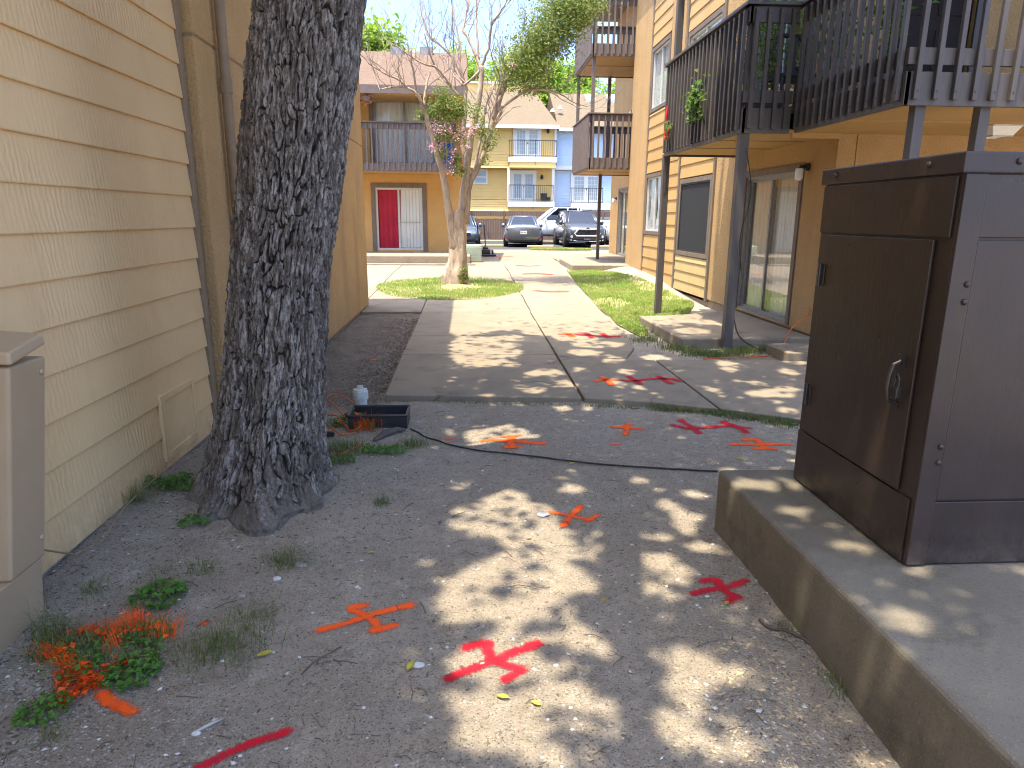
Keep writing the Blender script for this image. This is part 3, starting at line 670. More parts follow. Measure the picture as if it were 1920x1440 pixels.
boards(12.55, 14.53, 2.98, 3.55, .25, MT['siding_golden']); boards(12.55, 14.53, 5.16, ZT, .25, MT['siding_golden'])
boards(14.68, 15.72, .16, 2.78, .262, MT['siding_golden'])
boards(15.76, 17.34, .16, 1.20, .26, MT['siding_golden']); boards(15.76, 17.34, 2.66, 4.02, .26, MT['siding_golden']); boards(15.76, 17.34, 5.50, ZT, .26, MT['siding_golden'])
for u, za, zb in ((12.505, .12, ZT), (14.605, .12, ZT), (15.74, .12, 2.8), (17.33, .12, ZT)):
    MB().bx(BR, u - .042, u + .042, za, zb, -.03, .034).build('trim_board', MT['trim'], rb, bevel=.003)
window(rb, BR, 12.66, 14.42, .96, 2.29, MT['trim'], None, screen=True)
window(rb, BR, 12.66, 14.42, 3.66, 5.05, MT['trim'], MT['curtain_white'])
window(rb, BR, 15.88, 17.24, 1.31, 2.55, MT['trim'], MT['curtain_white'], pinch=.45)
window(rb, BR, 15.88, 17.24, 4.12, 5.38, MT['trim'], MT['curtain_white'])
sliding_door(rb, BR, 9.22, 11.02, .19, 2.23, MT['trim'], MT['curtain'], MT['curtain'])
sliding_door(rb, BR, 9.22, 11.02, 2.92, 4.96, MT['trim'], MT['dark_backing'], MT['dark_backing'])
sliding_door(rb, BR, 9.22, 11.02, 5.7, 7.7, MT['trim'], MT['curtain'], MT['curtain'])
# upper entry door on the face towards the camera
BF = Basis('y', 8.34, -1)
dd = MB().frame(BF, 4.86, 5.94, 2.82, 5.04, 0, .03, .09).build('door_casing', MT['rail'], rb)
MB().bx(BF, 4.95, 5.85, 2.9, 4.95, -.12, -.06).build('door_leaf', MT['rust'], dd)
for k, (ua, ub_) in enumerate(((5.03, 5.36), (5.44, 5.77))):
    for za, zb in ((3.05, 3.75), (3.9, 4.75)): MB().bx(BF, ua, ub_, za, zb, -.06, -.05).build('door_panel', MT['rust'], dd, bevel=.008)
for zz in (3.99, 3.87): MB().lathe((5.52, 8.40, zz), [(.03, 0), (.03, -.02), (.022, -.03), (.012, -.04)], 14, 'y').build('door_lock', MT['chrome'], dd, smooth=True)
MB().prism([(4.0, 8.0), (12.4, 8.0), (12.4, 25.8), (4.0, 25.8)], ZT, ZT + .2).build('roof', MT['trim'], rb)
# recessed far part of the facade
BQ = Basis('x', 5.2, -1)
wall_open(BQ, 19.1, 25.6, .2, ZT, [(22.45, 24.15, .38, 2.50), (20.2, 21.9, 3.1, 5.15)], MT['stucco'], rb, -.3, 0, name='stucco_wall')
MB().box(4.36, 5.2, 18.95, 19.10, .1, ZT).build('pier', MT['stucco'], rb)
sliding_door(rb, BQ, 22.45, 24.15, .38, 2.50, MT['trim'], MT['curtain'], MT['curtain'])
sliding_door(rb, BQ, 20.2, 21.9, 3.1, 5.15, MT['trim'], MT['curtain'], MT['dark_backing'])
# sill height skirt at pier
MB().bx(BR, 17.3, 19.1, -.1, .34, -.3, .02).build('foundation', MT['trim_tan'], rb)

# ---- balconies
def oslat(B, par, u, z0, z1, mat, w=.045, t=.04, me_cache={}):
    key = (B.a, round(z1 - z0, 3), w, mat.name, B.s)
    if key not in me_cache:
        b = MB()
        if B.a == 'x': b.box(-t if B.s < 0 else 0, 0 if B.s < 0 else t, -w / 2, w / 2, 0, z1 - z0)
        else: b.box(-w / 2, w / 2, -t, 0, 0, z1 - z0)
        me_cache[key] = b.mesh('slat', mat, bevel=.003, seg=1)
    P = B.P(u, z0, .002)
    s = inst('slat', me_cache[key], par, P, (random.uniform(-.006, .006) * (B.a == 'x'), random.uniform(-.006, .006) * (B.a == 'y'), random.uniform(-.05, .05)))
    return s
def rail_run(par, B, u0, u1, zb, zt, step, mat, cap=True, mid=True, rim=.27, screws=False, w=.045):
    MB().bx(B, u0, u1, zb, zb + rim, -.045, 0).build('rim_joist', mat, par, bevel=.003)
    if mid: MB().bx(B, u0, u1, zb + rim + .055, zb + rim + .19, -.04, -.001).build('mid_rail', mat, par, bevel=.003)
    MB().bx(B, u0, u1, zt - .19, zt - .024, -.04, 0).build('top_rail', mat, par, bevel=.003)
    if cap: MB().bx(B, u0 - .05, u1 + .05, zt - .022, zt + .016, -.10, .055).build('rail_cap', mat, par, bevel=.005)
    n = max(1, round((u1 - u0) / step))
    for k in range(n):
        u = u0 + (k + .5) * (u1 - u0) / n
        oslat(B, par, u + random.uniform(-.006, .006), zb + .045, zt - .05, mat, w)
        if screws:
            for zz in (zb + .11, zt - .10): inst('screw', scr[B.a], par, B.P(u, zz, .043))
scr = {'y': MB().lathe((0, 0, 0), [(.008, 0), (.008, -.002), (.003, -.004)], 8, 'y').mesh('screw', MT['steel_dark']),
       'x': MB().lathe((0, 0, 0), [(.008, 0), (.008, -.002), (.003, -.004)], 8, 'x').mesh('screw', MT['steel_dark'])}
bal = empty('balcony', (3.9, 8.5, 2.56), 'near dark brown slatted balcony stepping round the building corner', 'balcony')
ZB, ZR = 2.56, 3.91
rail_run(bal, Basis('x', 3.13, -1), 8.15, 11.32, ZB, ZR, .148, MT['rail'], screws=True)
rail_run(bal, Basis('y', 8.15, -1), 3.135, 3.70, ZB, ZR, .148, MT['rail'], screws=True)
rail_run(bal, Basis('x', 3.73, -1), 6.07, 8.10, ZB, ZR, .148, MT['rail'], screws=True)
rail_run(bal, Basis('y', 6.07, -1), 3.735, 7.5, ZB, ZR, .168, MT['rail'], screws=True)
rail_run(bal, Basis('y', 11.36, 1), 3.14, 4.38, ZB, ZR, .148, MT['rail'])
MB().prism([(3.16, 11.31), (3.16, 8.19), (3.78, 8.19), (3.78, 6.12), (7.5, 6.12), (7.5, 8.32), (4.38, 8.32), (4.38, 11.31)], ZB + .22, ZB + .262).build('deck', MT['rail'], bal)
soff = MB().prism([(3.18, 11.30), (3.18, 8.20), (3.79, 8.20), (3.79, 6.13), (7.5, 6.13), (7.5, 8.335), (4.395, 8.335), (4.395, 11.30)], ZB + .03, ZB + .055).build('soffit', MT['soffit'], bal)
for yy in (9.2, 10.2): MB().box(3.18, 4.39, yy - .02, yy + .02, ZB + .018, ZB + .032).build('soffit_batten', MT['soffit'], soff)
MB().box(3.79, 7.5, 7.2, 7.24, ZB + .018, ZB + .032).build('soffit_batten', MT['soffit'], soff)
MB().box(3.80, 4.4, 8.28, 8.34, ZB - .03, ZB + .035).build('soffit_batten', MT['soffit'], soff)
cl_ = MB().frame(Basis('y', 7.45, -1), 0, 0, 0, 0, 0, 0, 0)
lf = MB().add([(5.50, 7.30, 2.585), (5.84, 7.30, 2.585), (5.84, 7.64, 2.585), (5.50, 7.64, 2.585), (5.56, 7.36, 2.48), (5.78, 7.36, 2.48), (5.78, 7.58, 2.48), (5.56, 7.58, 2.48)],
    [(0, 1, 5, 4), (1, 2, 6, 5), (2, 3, 7, 6), (3, 0, 4, 7), (4, 5, 6, 7), (3, 2, 1, 0)]).build('ceiling_lamp', MT['curtain_white'], bal)
MB().tube([(5.50, 7.30, 2.58), (5.84, 7.30, 2.58), (5.84, 7.64, 2.58), (5.50, 7.64, 2.58), (5.50, 7.30, 2.58)], .012, 6).tube([(5.56, 7.36, 2.48), (5.78, 7.36, 2.48), (5.78, 7.58, 2.48), (5.56, 7.58, 2.48), (5.56, 7.36, 2.48)], .009, 6).build('lamp_frame', MT['white_alu'], lf)
PO = [(3.20, 8.24, .0, 2.60, .055), (3.19, 11.40, .0, 2.60, .052), (3.93, 6.17, 0, 2.59, .048), (4.52, 6.17, 0, 2.59, .048)]
for x, y, za, zb, r in PO:
    MB().box(x - r, x + r, y - r, y + r, za, zb).build('post', MT['rail'], bal, bevel=.005)
for x, y in ((3.22, 8.26), (3.24, 11.27)):
    MB().box(x - .05, x + .05, y - .05, y + .05, ZB + .26, ZT).build('post', MT['rail'], bal, bevel=.005)
MB().prism([(3.10, 11.4), (3.10, 8.10), (3.70, 8.10), (3.70, 6.0), (7.5, 6.0), (7.5, 8.32), (4.38, 8.32), (4.38, 11.4)], 5.38, 5.66).build('upper_shade_deck', MT['rail'], bal)  # unseen deck, added overhead to shade the balcony and wall below
# dark gusset hanging at the far corner post
MB().prism([(3.165, 11.335), (3.185, 11.335), (3.185, 11.345), (3.165, 11.345)], 2.0, 2.56).build('bracket', MT['rail'], bal)
# stair behind the far end of the near balcony
st = MB()
for k in range(7): st.box(5.95 + k * .27, 6.25 + k * .27, 6.9, 7.9, 2.98 + k * .18, 3.03 + k * .18)
st.build('stair_tread', MT['concrete'], bal)
MB().add([(5.85, 6.86, 2.82), (8.0, 6.86, 4.25), (8.0, 6.86, 4.55), (5.85, 6.86, 3.12), (5.85, 6.82, 2.82), (8.0, 6.82, 4.25), (8.0, 6.82, 4.55), (5.85, 6.82, 3.12)],
    [(0, 1, 2, 3), (7, 6, 5, 4), (0, 4, 5, 1), (1, 5, 6, 2), (2, 6, 7, 3), (3, 7, 4, 0)]).build('stair_stringer', MT['rail'], bal)

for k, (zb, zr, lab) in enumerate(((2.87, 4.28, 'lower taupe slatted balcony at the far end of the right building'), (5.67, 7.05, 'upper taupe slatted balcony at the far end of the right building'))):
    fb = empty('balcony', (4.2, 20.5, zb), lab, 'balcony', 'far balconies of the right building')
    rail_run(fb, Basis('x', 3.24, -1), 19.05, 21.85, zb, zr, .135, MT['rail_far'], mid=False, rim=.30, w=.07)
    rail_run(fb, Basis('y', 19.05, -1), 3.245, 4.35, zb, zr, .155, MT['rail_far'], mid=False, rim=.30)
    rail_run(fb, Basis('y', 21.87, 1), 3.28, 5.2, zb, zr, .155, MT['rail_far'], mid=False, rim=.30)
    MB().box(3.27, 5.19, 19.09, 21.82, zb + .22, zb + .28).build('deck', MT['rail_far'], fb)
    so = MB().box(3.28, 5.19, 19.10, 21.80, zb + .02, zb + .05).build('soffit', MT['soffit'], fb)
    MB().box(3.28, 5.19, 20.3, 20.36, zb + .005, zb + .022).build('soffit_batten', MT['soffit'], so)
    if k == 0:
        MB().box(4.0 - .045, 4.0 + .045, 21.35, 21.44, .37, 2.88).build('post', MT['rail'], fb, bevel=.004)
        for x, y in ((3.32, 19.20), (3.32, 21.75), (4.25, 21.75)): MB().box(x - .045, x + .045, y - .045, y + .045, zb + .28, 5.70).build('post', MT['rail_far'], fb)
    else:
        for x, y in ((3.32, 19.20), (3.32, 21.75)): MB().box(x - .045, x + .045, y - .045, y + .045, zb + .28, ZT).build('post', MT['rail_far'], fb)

# wall lamps on the right building
def jar_lamp(x, y, z, label):
    o = empty('wall_lamp', (x, y, z), label, 'lamp')
    MB().lathe((x, y, z + .08), [(.05, 0), (.05, -.03), (.03, -.045)], 14, 'x').tube([(x - .03, y, z + .08), (x - .10, y, z + .09), (x - .12, y, z + .06)], .02, 8).build('bracket', MT['black_metal'], o, smooth=True)
    MB().lathe((x - .12, y, z), [(.045, .06), (.05, .05), (.05, -.06), (.035, -.085), (.01, -.09)], 14).build('globe', MT['curtain_white'], o, smooth=True)
jar_lamp(4.4, 9.02, 2.18, 'black wall lamp with a jar globe beside the near patio door')
jar_lamp(5.2, 24.55, 2.2, 'small wall lamp beside the far patio door')
jar_lamp(5.2, 22.4, 4.75, 'small wall lamp by the far upper balcony door')

# ---- patios and steps
p = MB().prism([(2.62, 10.35), (2.66, 8.33), (4.38, 8.34), (4.38, 11.1), (3.4, 10.55)], -.1, .145)
p.thing('patio_slab', MT['concrete'], (3.5, 9.3, 0), 'low concrete patio slab in front of the near sliding door', 'patio', bevel=.02, seg=2)
MB().box(3.62, 5.4, 7.45, 8.05, -.1, .13).thing('concrete_step', MT['concrete'], (4.2, 7.7, 0), 'short concrete step between the near patio and the brown cabinet', 'step', bevel=.015)
p = MB().prism([(2.86, 21.7), (2.80, 18.6), (4.3, 18.5), (4.9, 19.0), (5.18, 22.0), (5.18, 25.0), (3.3, 24.0)], .0, .37)
p.thing('patio_slab', MT['concrete'], (4, 20.5, .2), 'raised concrete patio slab under the far right balconies', 'patio', bevel=.02)

# ================================================================ ORANGE BUILDING
ob = empty('apartment_building', (-3, 23, .2), 'orange stucco two storey building with a red curtained patio door', 'building')
BO = Basis('y', 23.0, -1); XR = -.03
ud = (-2.87, -1.50, .53, 2.52)
lo0, lo1 = at(708, 470, 23).x, at(794, 470, 23).x
wall_open(BO, -9, XR, .2, 5.6, [(lo0, lo1, .55, 2.50), (-3.0, -.95, 3.2, 5.35)], MT['stucco_far'], ob, -.25, 0, name='stucco_wall')
MB().box(-9, XR - .01, 23.3, 30, .2, 5.6).build('wall_core', MT['stucco_far'], ob)
d = MB().bx(BO, lo0 - .14, lo0, .5, 2.64, 0, .03).bx(BO, lo1, lo1 + .14, .5, 2.64, 0, .03).bx(BO, lo0, lo1, 2.5, 2.64, 0, .032).build('door_casing', MT['trim'], ob)
um = lo0 + (lo1 - lo0) * .49
MB().frame(BO, lo0, lo1, .55, 2.5, -.1, -.01, .06).build('door_frame', MT['white_alu'], d)
MB().bx(BO, um - .03, um + .03, .6, 2.45, -.06, -.015).bx(BO, um + .03, lo1 - .06, 1.42, 1.44, -.05, -.03).build('door_leaf', MT['white_alu'], d)
MB().bx(BO, lo0 + .06, um - .03, .61, 2.44, -.048, -.044).build('pane', MT['glass'], d)
MB().bx(BO, um + .03, lo1 - .06, .61, 2.44, -.028, -.024).build('pane', MT['glass'], d)
folds(BO, lo0 + .02, um + .18, .62, 2.45, -.10, .018, 5, 5).build('curtain', MT['curtain_red'], d, smooth=True)
nb = 7; b0 = um + .02
for k in range(nb):
    w = (lo1 - b0) / nb; lean = (-.06 if k == 0 else 0.0)
    u = b0 + k * w + (.05 if k == 0 else 0)
    MB().add([BO.P(u + lean, .62, -.075), BO.P(u + w * .96, .62, -.062), BO.P(u + w * .96, 2.44, -.062), BO.P(u, 2.44, -.075)], [(0, 1, 2, 3)]).build('blind_slat', MT['blind'], d)
MB().bx(BO, lo0 - .05, lo1 + .05, .5, 2.6, -.24, -.2).build('dark_backing', MT['dark_backing'], d)
sliding_door(ob, BO, -2.9, -1.0, 3.2, 5.25, MT['trim'], MT['curtain_white'], MT['curtain_white'], tw=.14)
YB = 21.6; zb, zr = at(690, 321, YB).z, at(690, 228, YB).z; xl, xr = -6.0, at(852, 300, YB).x
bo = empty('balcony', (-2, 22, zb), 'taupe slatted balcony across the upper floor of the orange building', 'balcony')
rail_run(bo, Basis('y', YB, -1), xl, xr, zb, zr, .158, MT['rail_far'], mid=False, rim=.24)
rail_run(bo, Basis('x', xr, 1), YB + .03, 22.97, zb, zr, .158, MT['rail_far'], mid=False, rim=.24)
MB().box(xl, xr - .03, YB + .03, 22.98, zb + .16, zb + .24).build('deck', MT['rail_far'], bo)
MB().box(xl, xr - .04, YB + .04, 22.98, zb + .0, zb + .03).build('soffit', MT['soffit'], bo)
ze = at(690, 160, 21.35).z; zri = at(690, 96, 26.5).z
rf = MB().add([(-9, 21.3, ze), (XR + .06, 21.3, ze), (XR + .06, 26.5, zri), (-9, 26.5, zri), (-9, 21.3, ze - .05), (XR + .06, 21.3, ze - .05), (XR + .06, 26.5, zri - .6), (-9, 26.5, zri - .6)],
    [(0, 1, 2, 3), (7, 6, 5, 4), (0, 4, 5, 1), (1, 5, 6, 2), (2, 6, 7, 3), (3, 7, 4, 0)]).build('roof', MT['shingle'], ob)
MB().box(-9, XR + .05, 21.24, 21.29, ze - .22, ze + .01).build('fascia', MT['rail_far'], ob)
MB().box(-9, XR + .03, 21.32, 23.0, ze - .2, ze - .16).build('soffit', MT['soffit'], ob)
for px in (745, 800): 
    q = at(px, 96, 26.2); MB().box(q.x - .22, q.x + .22, 26.0, 26.4, q.z - .4, q.z + .10).build('roof_vent', MT['grey_alu'], rf)
MB().box(-8, XR + .1, 20.45, 22.99, .1, .50).thing('patio_slab', MT['concrete'], (-3, 21.5, .2), 'wide raised concrete patio in front of the orange building', 'patio', bevel=.02)
MB().box(-8, XR + .25, 20.15, 20.44, .1, .285).thing('concrete_step', MT['concrete'], (-3, 20.3, .2), 'long low concrete step along the front of the orange building patio', 'step', bevel=.012)

# ================================================================ FAR HOUSES
YH = 44.5; BH = Basis('y', YH, -1)
def hx(px, py=300, Y=YH): return at(px, py, Y).x
def hz(py, px=960, Y=YH): return at(px, py, Y).z
MT['yellow'] = plain('yellow siding paint', (.78, .55, .20), (.72, .50, .175), 2, .6, .3)
MT['blue'] = plain('pale blue siding paint', (.52, .64, .80), (.47, .60, .76), 2, .6, .3)
MT['white'] = plain('white trim paint', (.74, .73, .69), (.66, .65, .61), 4, .55, .3)
MT['glass_door'] = plain('bright door glass', (.42, .50, .52), (.34, .42, .45), 1.5, .12, .6)
def laps(B, u0, u1, z0, z1, step, mat, par, n=0, name='siding', flare=0):
    b = MB(); z = z0; k = 0; tot = max(1, round((z1 - z0) / step))
    for k in range(tot):
        za = z0 + (z1 - z0) * k / tot; zb_ = z0 + (z1 - z0) * (k + 1) / tot
        f0 = flare * (1 - k / tot); f1 = flare * (1 - (k + 1) / tot)
        b.add([B.P(u0, za, n + f0 + .03), B.P(u1, za, n + f0 + .03), B.P(u1, zb_, n + f1 + .005), B.P(u0, zb_, n + f1 + .005), B.P(u0, za, n + f0 - .02), B.P(u1, za, n + f0 - .02)],
              [(0, 1, 2, 3), (4, 5, 1, 0)])
    o = b.build(name, mat, par); o['kind'] = 'stuff'; return o
def french(par, u0, u1, z0, z1, n, mat_frame):
    d = MB().frame(BH, u0, u1, z0, z1, n, n + .06, .10).build('french_door', mat_frame, par)
    um = (u0 + u1) / 2
    for a, b in ((u0 + .1, um), (um, u1 - .1)):
        MB().frame(BH, a, b, z0 + .1, z1 - .1, n - .0, n + .04, .13).build('door_leaf', mat_frame, d)
        MB().bx(BH, a + .13, b - .13, z0 + .23, z1 - .23, n, n + .02).build('pane', MT['glass_door'], d)
        mm = MB()
        for k in range(1, 3): uu = a + .13 + (b - a - .26) * k / 3; mm.bx(BH, uu - .008, uu + .008, z0 + .23, z1 - .23, n + .02, n + .03)
        for k in range(1, 6): zz = z0 + .23 + (z1 - z0 - .46) * k / 6; mm.bx(BH, a + .13, b - .13, zz - .008, zz + .008, n + .021, n + .031)
        mm.build('muntin_grid', mat_frame, d)
    MB().lathe(BH.P(um + .03, (z0 + z1) / 2 - .05, n + .05), [(.04, 0), (.04, -.04), (.02, -.06)], 10, 'y').build('door_knob', MT['black_metal'], d)
    return d
def juliet(par, u0, u1, z0, z1, n0, n1):
    r_ = MB().tube([BH.P(u0, z1, n0), BH.P(u0, z1, n1), BH.P(u1, z1, n1), BH.P(u1, z1, n0)], .022, 6).tube([BH.P(u0, z0 + .08, n0), BH.P(u0, z0 + .08, n1), BH.P(u1, z0 + .08, n1), BH.P(u1, z0 + .08, n0)], .016, 6).build('railing', MT['black_metal'], par)
    k = int((u1 - u0) / .125); me = MB().tube([(0, 0, z0 + .08), (0, 0, z1)], .009, 5).mesh('baluster', MT['black_metal'])
    for i in range(k + 1): inst('baluster', me, r_, BH.P(u0 + (u1 - u0) * i / k, 0, n1))
    for uu in (u0, u1, u0 + .55 * (u1 - u0)): MB().tube([BH.P(uu, z0 - .45, n1), BH.P(uu, z1, n1)], .016, 6).build('railing_post', MT['black_metal'], r_)
def wlamp(par, u, z, n):
    MB().lathe(BH.P(u, z, n + .1), [(.02, .12), (.05, .09), (.10, -.02), (.09, -.12), (.03, -.16)], 8).build('wall_lamp', MT['black_metal'], par)

yh = empty('townhouse', (hx(950), YH, .2), 'yellow sided townhouse with white french doors and small iron balconies', 'house')
XL, XM, XN = hx(820), hx(953), hx(1041); zE = hz(236); zd2, zd1 = hz(297), hz(378); zg = .2
MB().box(XL, XN, YH + .03, YH + 10, zg, zE).build('wall_core', MT['yellow'], yh)
laps(BH, XL, XN - .12, hz(316), zE - .1, .165, MT['yellow'], yh, .35, 'siding')
laps(BH, XL, XM, hz(374), hz(318), .165, MT['yellow'], yh, .0)
laps(BH, XM, XN - .15, zd1, hz(318), .165, MT['yellow'], yh, .0)
laps(BH, XL, XM, hz(316), hz(303), .14, MT['yellow'], yh, .37, 'skirt', .30)
laps(BH, XL, XM, hz(396), hz(375), .14, MT['yellow'], yh, .02, 'skirt', .35)
MB().bx(BH, XM, XN - .1, hz(316), hz(306), .38, 1.05).build('deck_soffit', MT['yellow'], yh)
MB().bx(BH, XM - .05, XN - .02, hz(306), zd2, .385, 1.08).build('deck', MT['white'], yh)
MB().bx(BH, XM - .05, XN - .1, hz(388), zd1 - .02, .04, .95).build('deck', MT['white'], yh)
MB().bx(BH, XM, XN - .12, hz(396), hz(388), .04, .8).build('deck_soffit', MT['yellow'], yh)
MB().bx(BH, XL, XM - .1, zg, hz(397), -.2, -.05).build('base_wall', MT['dark_backing'], yh)
for u in (XM - .02, XN - .20): MB().bx(BH, u - .08, u + .08, zd1, hz(316), .7, .86).build('post', MT['white'], yh)
MB().bx(BH, XN - .13, XN, hz(316), zE, .35, .47).build('corner_board', MT['white'], yh)
french(yh, hx(961), hx(1013), zd2, hz(238), .40, MT['white']); french(yh, hx(957), hx(1006), zd1, hz(319), .03, MT['white'])
juliet(yh, XM, XN - .06, zd2, hz(266), .4, 1.05); juliet(yh, XM, XN - .2, zd1, hz(348), .1, .92)
wlamp(yh, hx(1025), hz(246), .4); wlamp(yh, hx(1016), hz(331), .05)
wd = MB().frame(BH, hx(887), hx(914), hz(346), hz(318), .01, .07, .09).bx(BH, hx(889), hx(912), hz(333.5), hz(331.5), .02, .06).build('window', MT['white'], yh)
MB().bx(BH, hx(889), hx(912), hz(344), hz(320), .0, .03).build('pane', MT['glass_door'], wd)
MB().lathe(BH.P(hx(1019), zd1 + .05, .5), [(.17, 0), (.2, .15), (.22, .42), (.24, .45)], 12).build('planter_pot', MT['black_plastic'], yh)
MB().lathe(BH.P(hx(1027), zd1 + .05, .5), [(.12, 0), (.15, .22)], 10).build('planter_pot', MT['black_plastic'], yh)
yr, zr_ = YH + 4.6, hz(172, 960, YH + 4.6)
def hip(par, x0, x1, y0, z0, y1, z1, in0, in1, mat):
    return MB().add([(x0, y0, z0), (x1, y0, z0), (x1 - in1, y1, z1), (x0 + in0, y1, z1), (x0, y1 + 5, z0), (x1, y1 + 5, z0)],
        [(0, 1, 2, 3), (1, 5, 2), (4, 0, 3), (5, 4, 3, 2)]).build('roof', mat, par)
r1 = hip(yh, XL, XN + .1, YH - .95, hz(235, 960, YH - .95), yr, zr_, 0, 1.0, MT['shingle_far'])
MB().box(XL, XN + .12, YH - 1.0, YH - .93, hz(240, 960, YH - 1), hz(233, 960, YH - 1)).build('gutter', MT['white'], yh)
q0_, q1_ = at(870, 172, YH + 5), at(1010, 160, YH + 5)
pb = MB().box(q0_.x, q1_.x, YH + 4.7, YH + 8, q0_.z - 1, q1_.z).build('rooftop_wall', MT['yellow'], yh)
MB().box(q0_.x - .1, q1_.x + .1, YH + 4.62, YH + 8.1, q1_.z, q1_.z + .12).build('parapet_cap', MT['white'], pb)
for px, py in ((1036, 205), (1050, 200), (1063, 222)):
    qq = at(px, py, YH + 1.6); MB().lathe((qq.x, qq.y, qq.z - .05), [(.18, -.1), (.12, .0), (.03, .10)], 10).build('roof_vent', MT['white'], r1)

bh = empty('townhouse', (hx(1100), YH, .2), 'pale blue sided townhouse with french doors beside the yellow one', 'house')
XO = hx(1200)
MB().box(XN + .03, XO, YH + .53, YH + 10, zg, hz(241)).build('wall_core', MT['blue'], bh)
laps(BH, XN + .02, XO, hz(316), hz(243), .165, MT['blue'], bh, -.1)
laps(BH, XN + .02, XO, hz(396), hz(318), .165, MT['blue'], bh, -.45)
MB().bx(BH, XN + .02, XO, hz(317), hz(310), -.5, .0).build('belt_board', MT['white'], bh)
french(bh, hx(1073), hx(1131), hz(381), hz(322), -.40, MT['white'])
MB().bx(BH, hx(1071), XO, hz(392), hz(380), -.4, .45).build('deck', MT['white'], bh)
juliet(bh, hx(1072), hx(1130), hz(381), hz(352), -.3, .42)
r2 = hip(bh, XN + .12, XO + 3, YH - .45, hz(241, 960, YH - .45), yr + .3, hz(176, 1090, yr + .3), 0, 0, MT['shingle_far'])
MB().box(XN + .13, XO + 3, YH - .5, YH - .43, hz(246, 1090, YH - .5), hz(240, 1090, YH - .5)).build('gutter', MT['white'], bh)
for px in (1106, 1146):
    a_, b_ = at(px - 8, 186, YH + 3.6), at(px + 8, 178, YH + 4.2)
    MB().add([(a_.x, a_.y, a_.z), (b_.x, a_.y, a_.z), (b_.x, b_.y, b_.z + .05), (a_.x, b_.y, b_.z + .05), (a_.x, a_.y, a_.z - .3), (b_.x, a_.y, a_.z - .3)], [(0, 1, 2, 3), (4, 5, 1, 0)]).build('skylight', MT['glass_door'], r2)

fe = empty('board_fence', (2, 42, .2), 'brown board fence along the back of the parking lot', 'fence')
f1 = MB(); f2 = MB(); x = hx(860, 420, 42)
xend = hx(1200, 420, 42); zt1, zt2, zt3 = hz(449, 960, 42), hz(410, 960, 42), hz(396, 960, 42)
while x < xend:
    dy = random.uniform(-.006, .006)
    f1.box(x, x + .135, 42 + dy, 42.025 + dy, zt1, zt2 - random.uniform(.0, .02)); f2.box(x, x + .135, 42 + dy, 42.025 + dy, zt2 + .14, zt3); x += .142
MT['fence'] = plain('brown fence stain', (.20, .135, .105), (.14, .095, .075), 3, .85, .2, stretch=(4, 1, .3))
o = f1.build('boards', MT['fence'], fe); o['kind'] = 'stuff'; o = f2.build('boards', MT['fence'], fe); o['kind'] = 'stuff'
for z in (zt1 + .35, zt2 - .06, zt3 - .05): MB().box(hx(860, 420, 42), xend, 42.03, 42.10, z - .04, z + .04).build('rail', MT['fence'], fe)
for px in (945, 1040, 1130): xx = hx(px, 420, 42); MB().box(xx - .05, xx + .05, 41.93, 42.0, .2, zt3 + .05).build('post', MT['fence'], fe)

# ================================================================ THE BIG SHADE TREE
tree = empty('shade_tree', (TREE[0], TREE[1], .05), 'big leaning tree trunk with deeply furrowed dark grey bark', 'tree')
YT = 3.9
edge = [(0, 478, 682), (100, 463, 672), (200, 458, 660), (300, 450, 650), (400, 443, 636), (500, 437, 618), (600, 430, 612), (700, 425, 608), (800, 414, 607), (860, 408, 606)]
tz, tx, tr = [], [], []
for y, a, b in edge[::-1]:
    A, B_ = at(a, y, YT), at(b, y, YT); tz.append((A.z + B_.z) / 2); tx.append((A.x + B_.x) / 2); tr.append((B_.x - A.x) / 2)
tz += [4.2, 5.2]; tx += [tx[-1] + .34, tx[-1] + .62]; tr += [.27, .26]
tz = [-.15] + tz; tx = [tx[0] - .01] + tx; tr = [tr[0] * 1.0] + tr
nt, nz = 360, 560
th = np.linspace(0, 2 * np.pi, nt, endpoint=False); zz = np.concatenate([np.linspace(-.15, 2.95, nz - 60), np.linspace(2.96, 5.2, 60)])
TH, ZV = np.meshgrid(th, zz, indexing='ij')
cx = np.interp(ZV, tz, tx); rr = np.interp(ZV, tz, tr) * .965
cyc = YT - .10 * sstep(1.2, 0, ZV)
hgt = np.clip(ZV - .08, 0, 3)
fl = .62 * np.exp(-hgt / .10) + .40 * np.exp(-hgt / .28) + .05 * np.exp(-hgt / .8)
def lobe(a, w, s): return s * np.exp(-(((TH - a + np.pi) % (2 * np.pi) - np.pi) / w) ** 2)
fl = fl * (.10 + lobe(math.radians(281), .36, .9) + lobe(math.radians(240), .26, .5) + lobe(math.radians(203), .30, .42) + lobe(math.radians(322), .24, .38) + lobe(math.radians(20), .5, .3) + lobe(math.radians(110), .6, .6))
rr = rr * (1 + fl)
# interlocking bark plates: warped cells, tall and narrow
def cells(U, Vv, nu, seed):
    r = np.random.default_rng(seed); jt = r.random((nu, 400, 2)); tn = r.random((nu, 400))
    ui = np.floor(U).astype(int); vi = np.floor(Vv).astype(int); d1 = np.full(U.shape, 9.); d2 = np.full(U.shape, 9.); t1 = np.zeros(U.shape)
    for du in (-1, 0, 1):
        for dv in (-1, 0, 1):
            cu, cv = ui + du, vi + dv; j = jt[cu % nu, cv % 400]
            d = np.abs(U - cu - .15 - .7 * j[..., 0]) ** 1.6 + np.abs(Vv - cv - .15 - .7 * j[..., 1]) ** 1.6
            t = tn[cu % nu, cv % 400]
            nearer = d < d1
            d2 = np.where(nearer, d1, np.minimum(d2, d)); t1 = np.where(nearer, t, t1); d1 = np.where(nearer, d, d1)
    return d1, d2, t1
uu = TH / (2 * np.pi); s1 = TH * .28
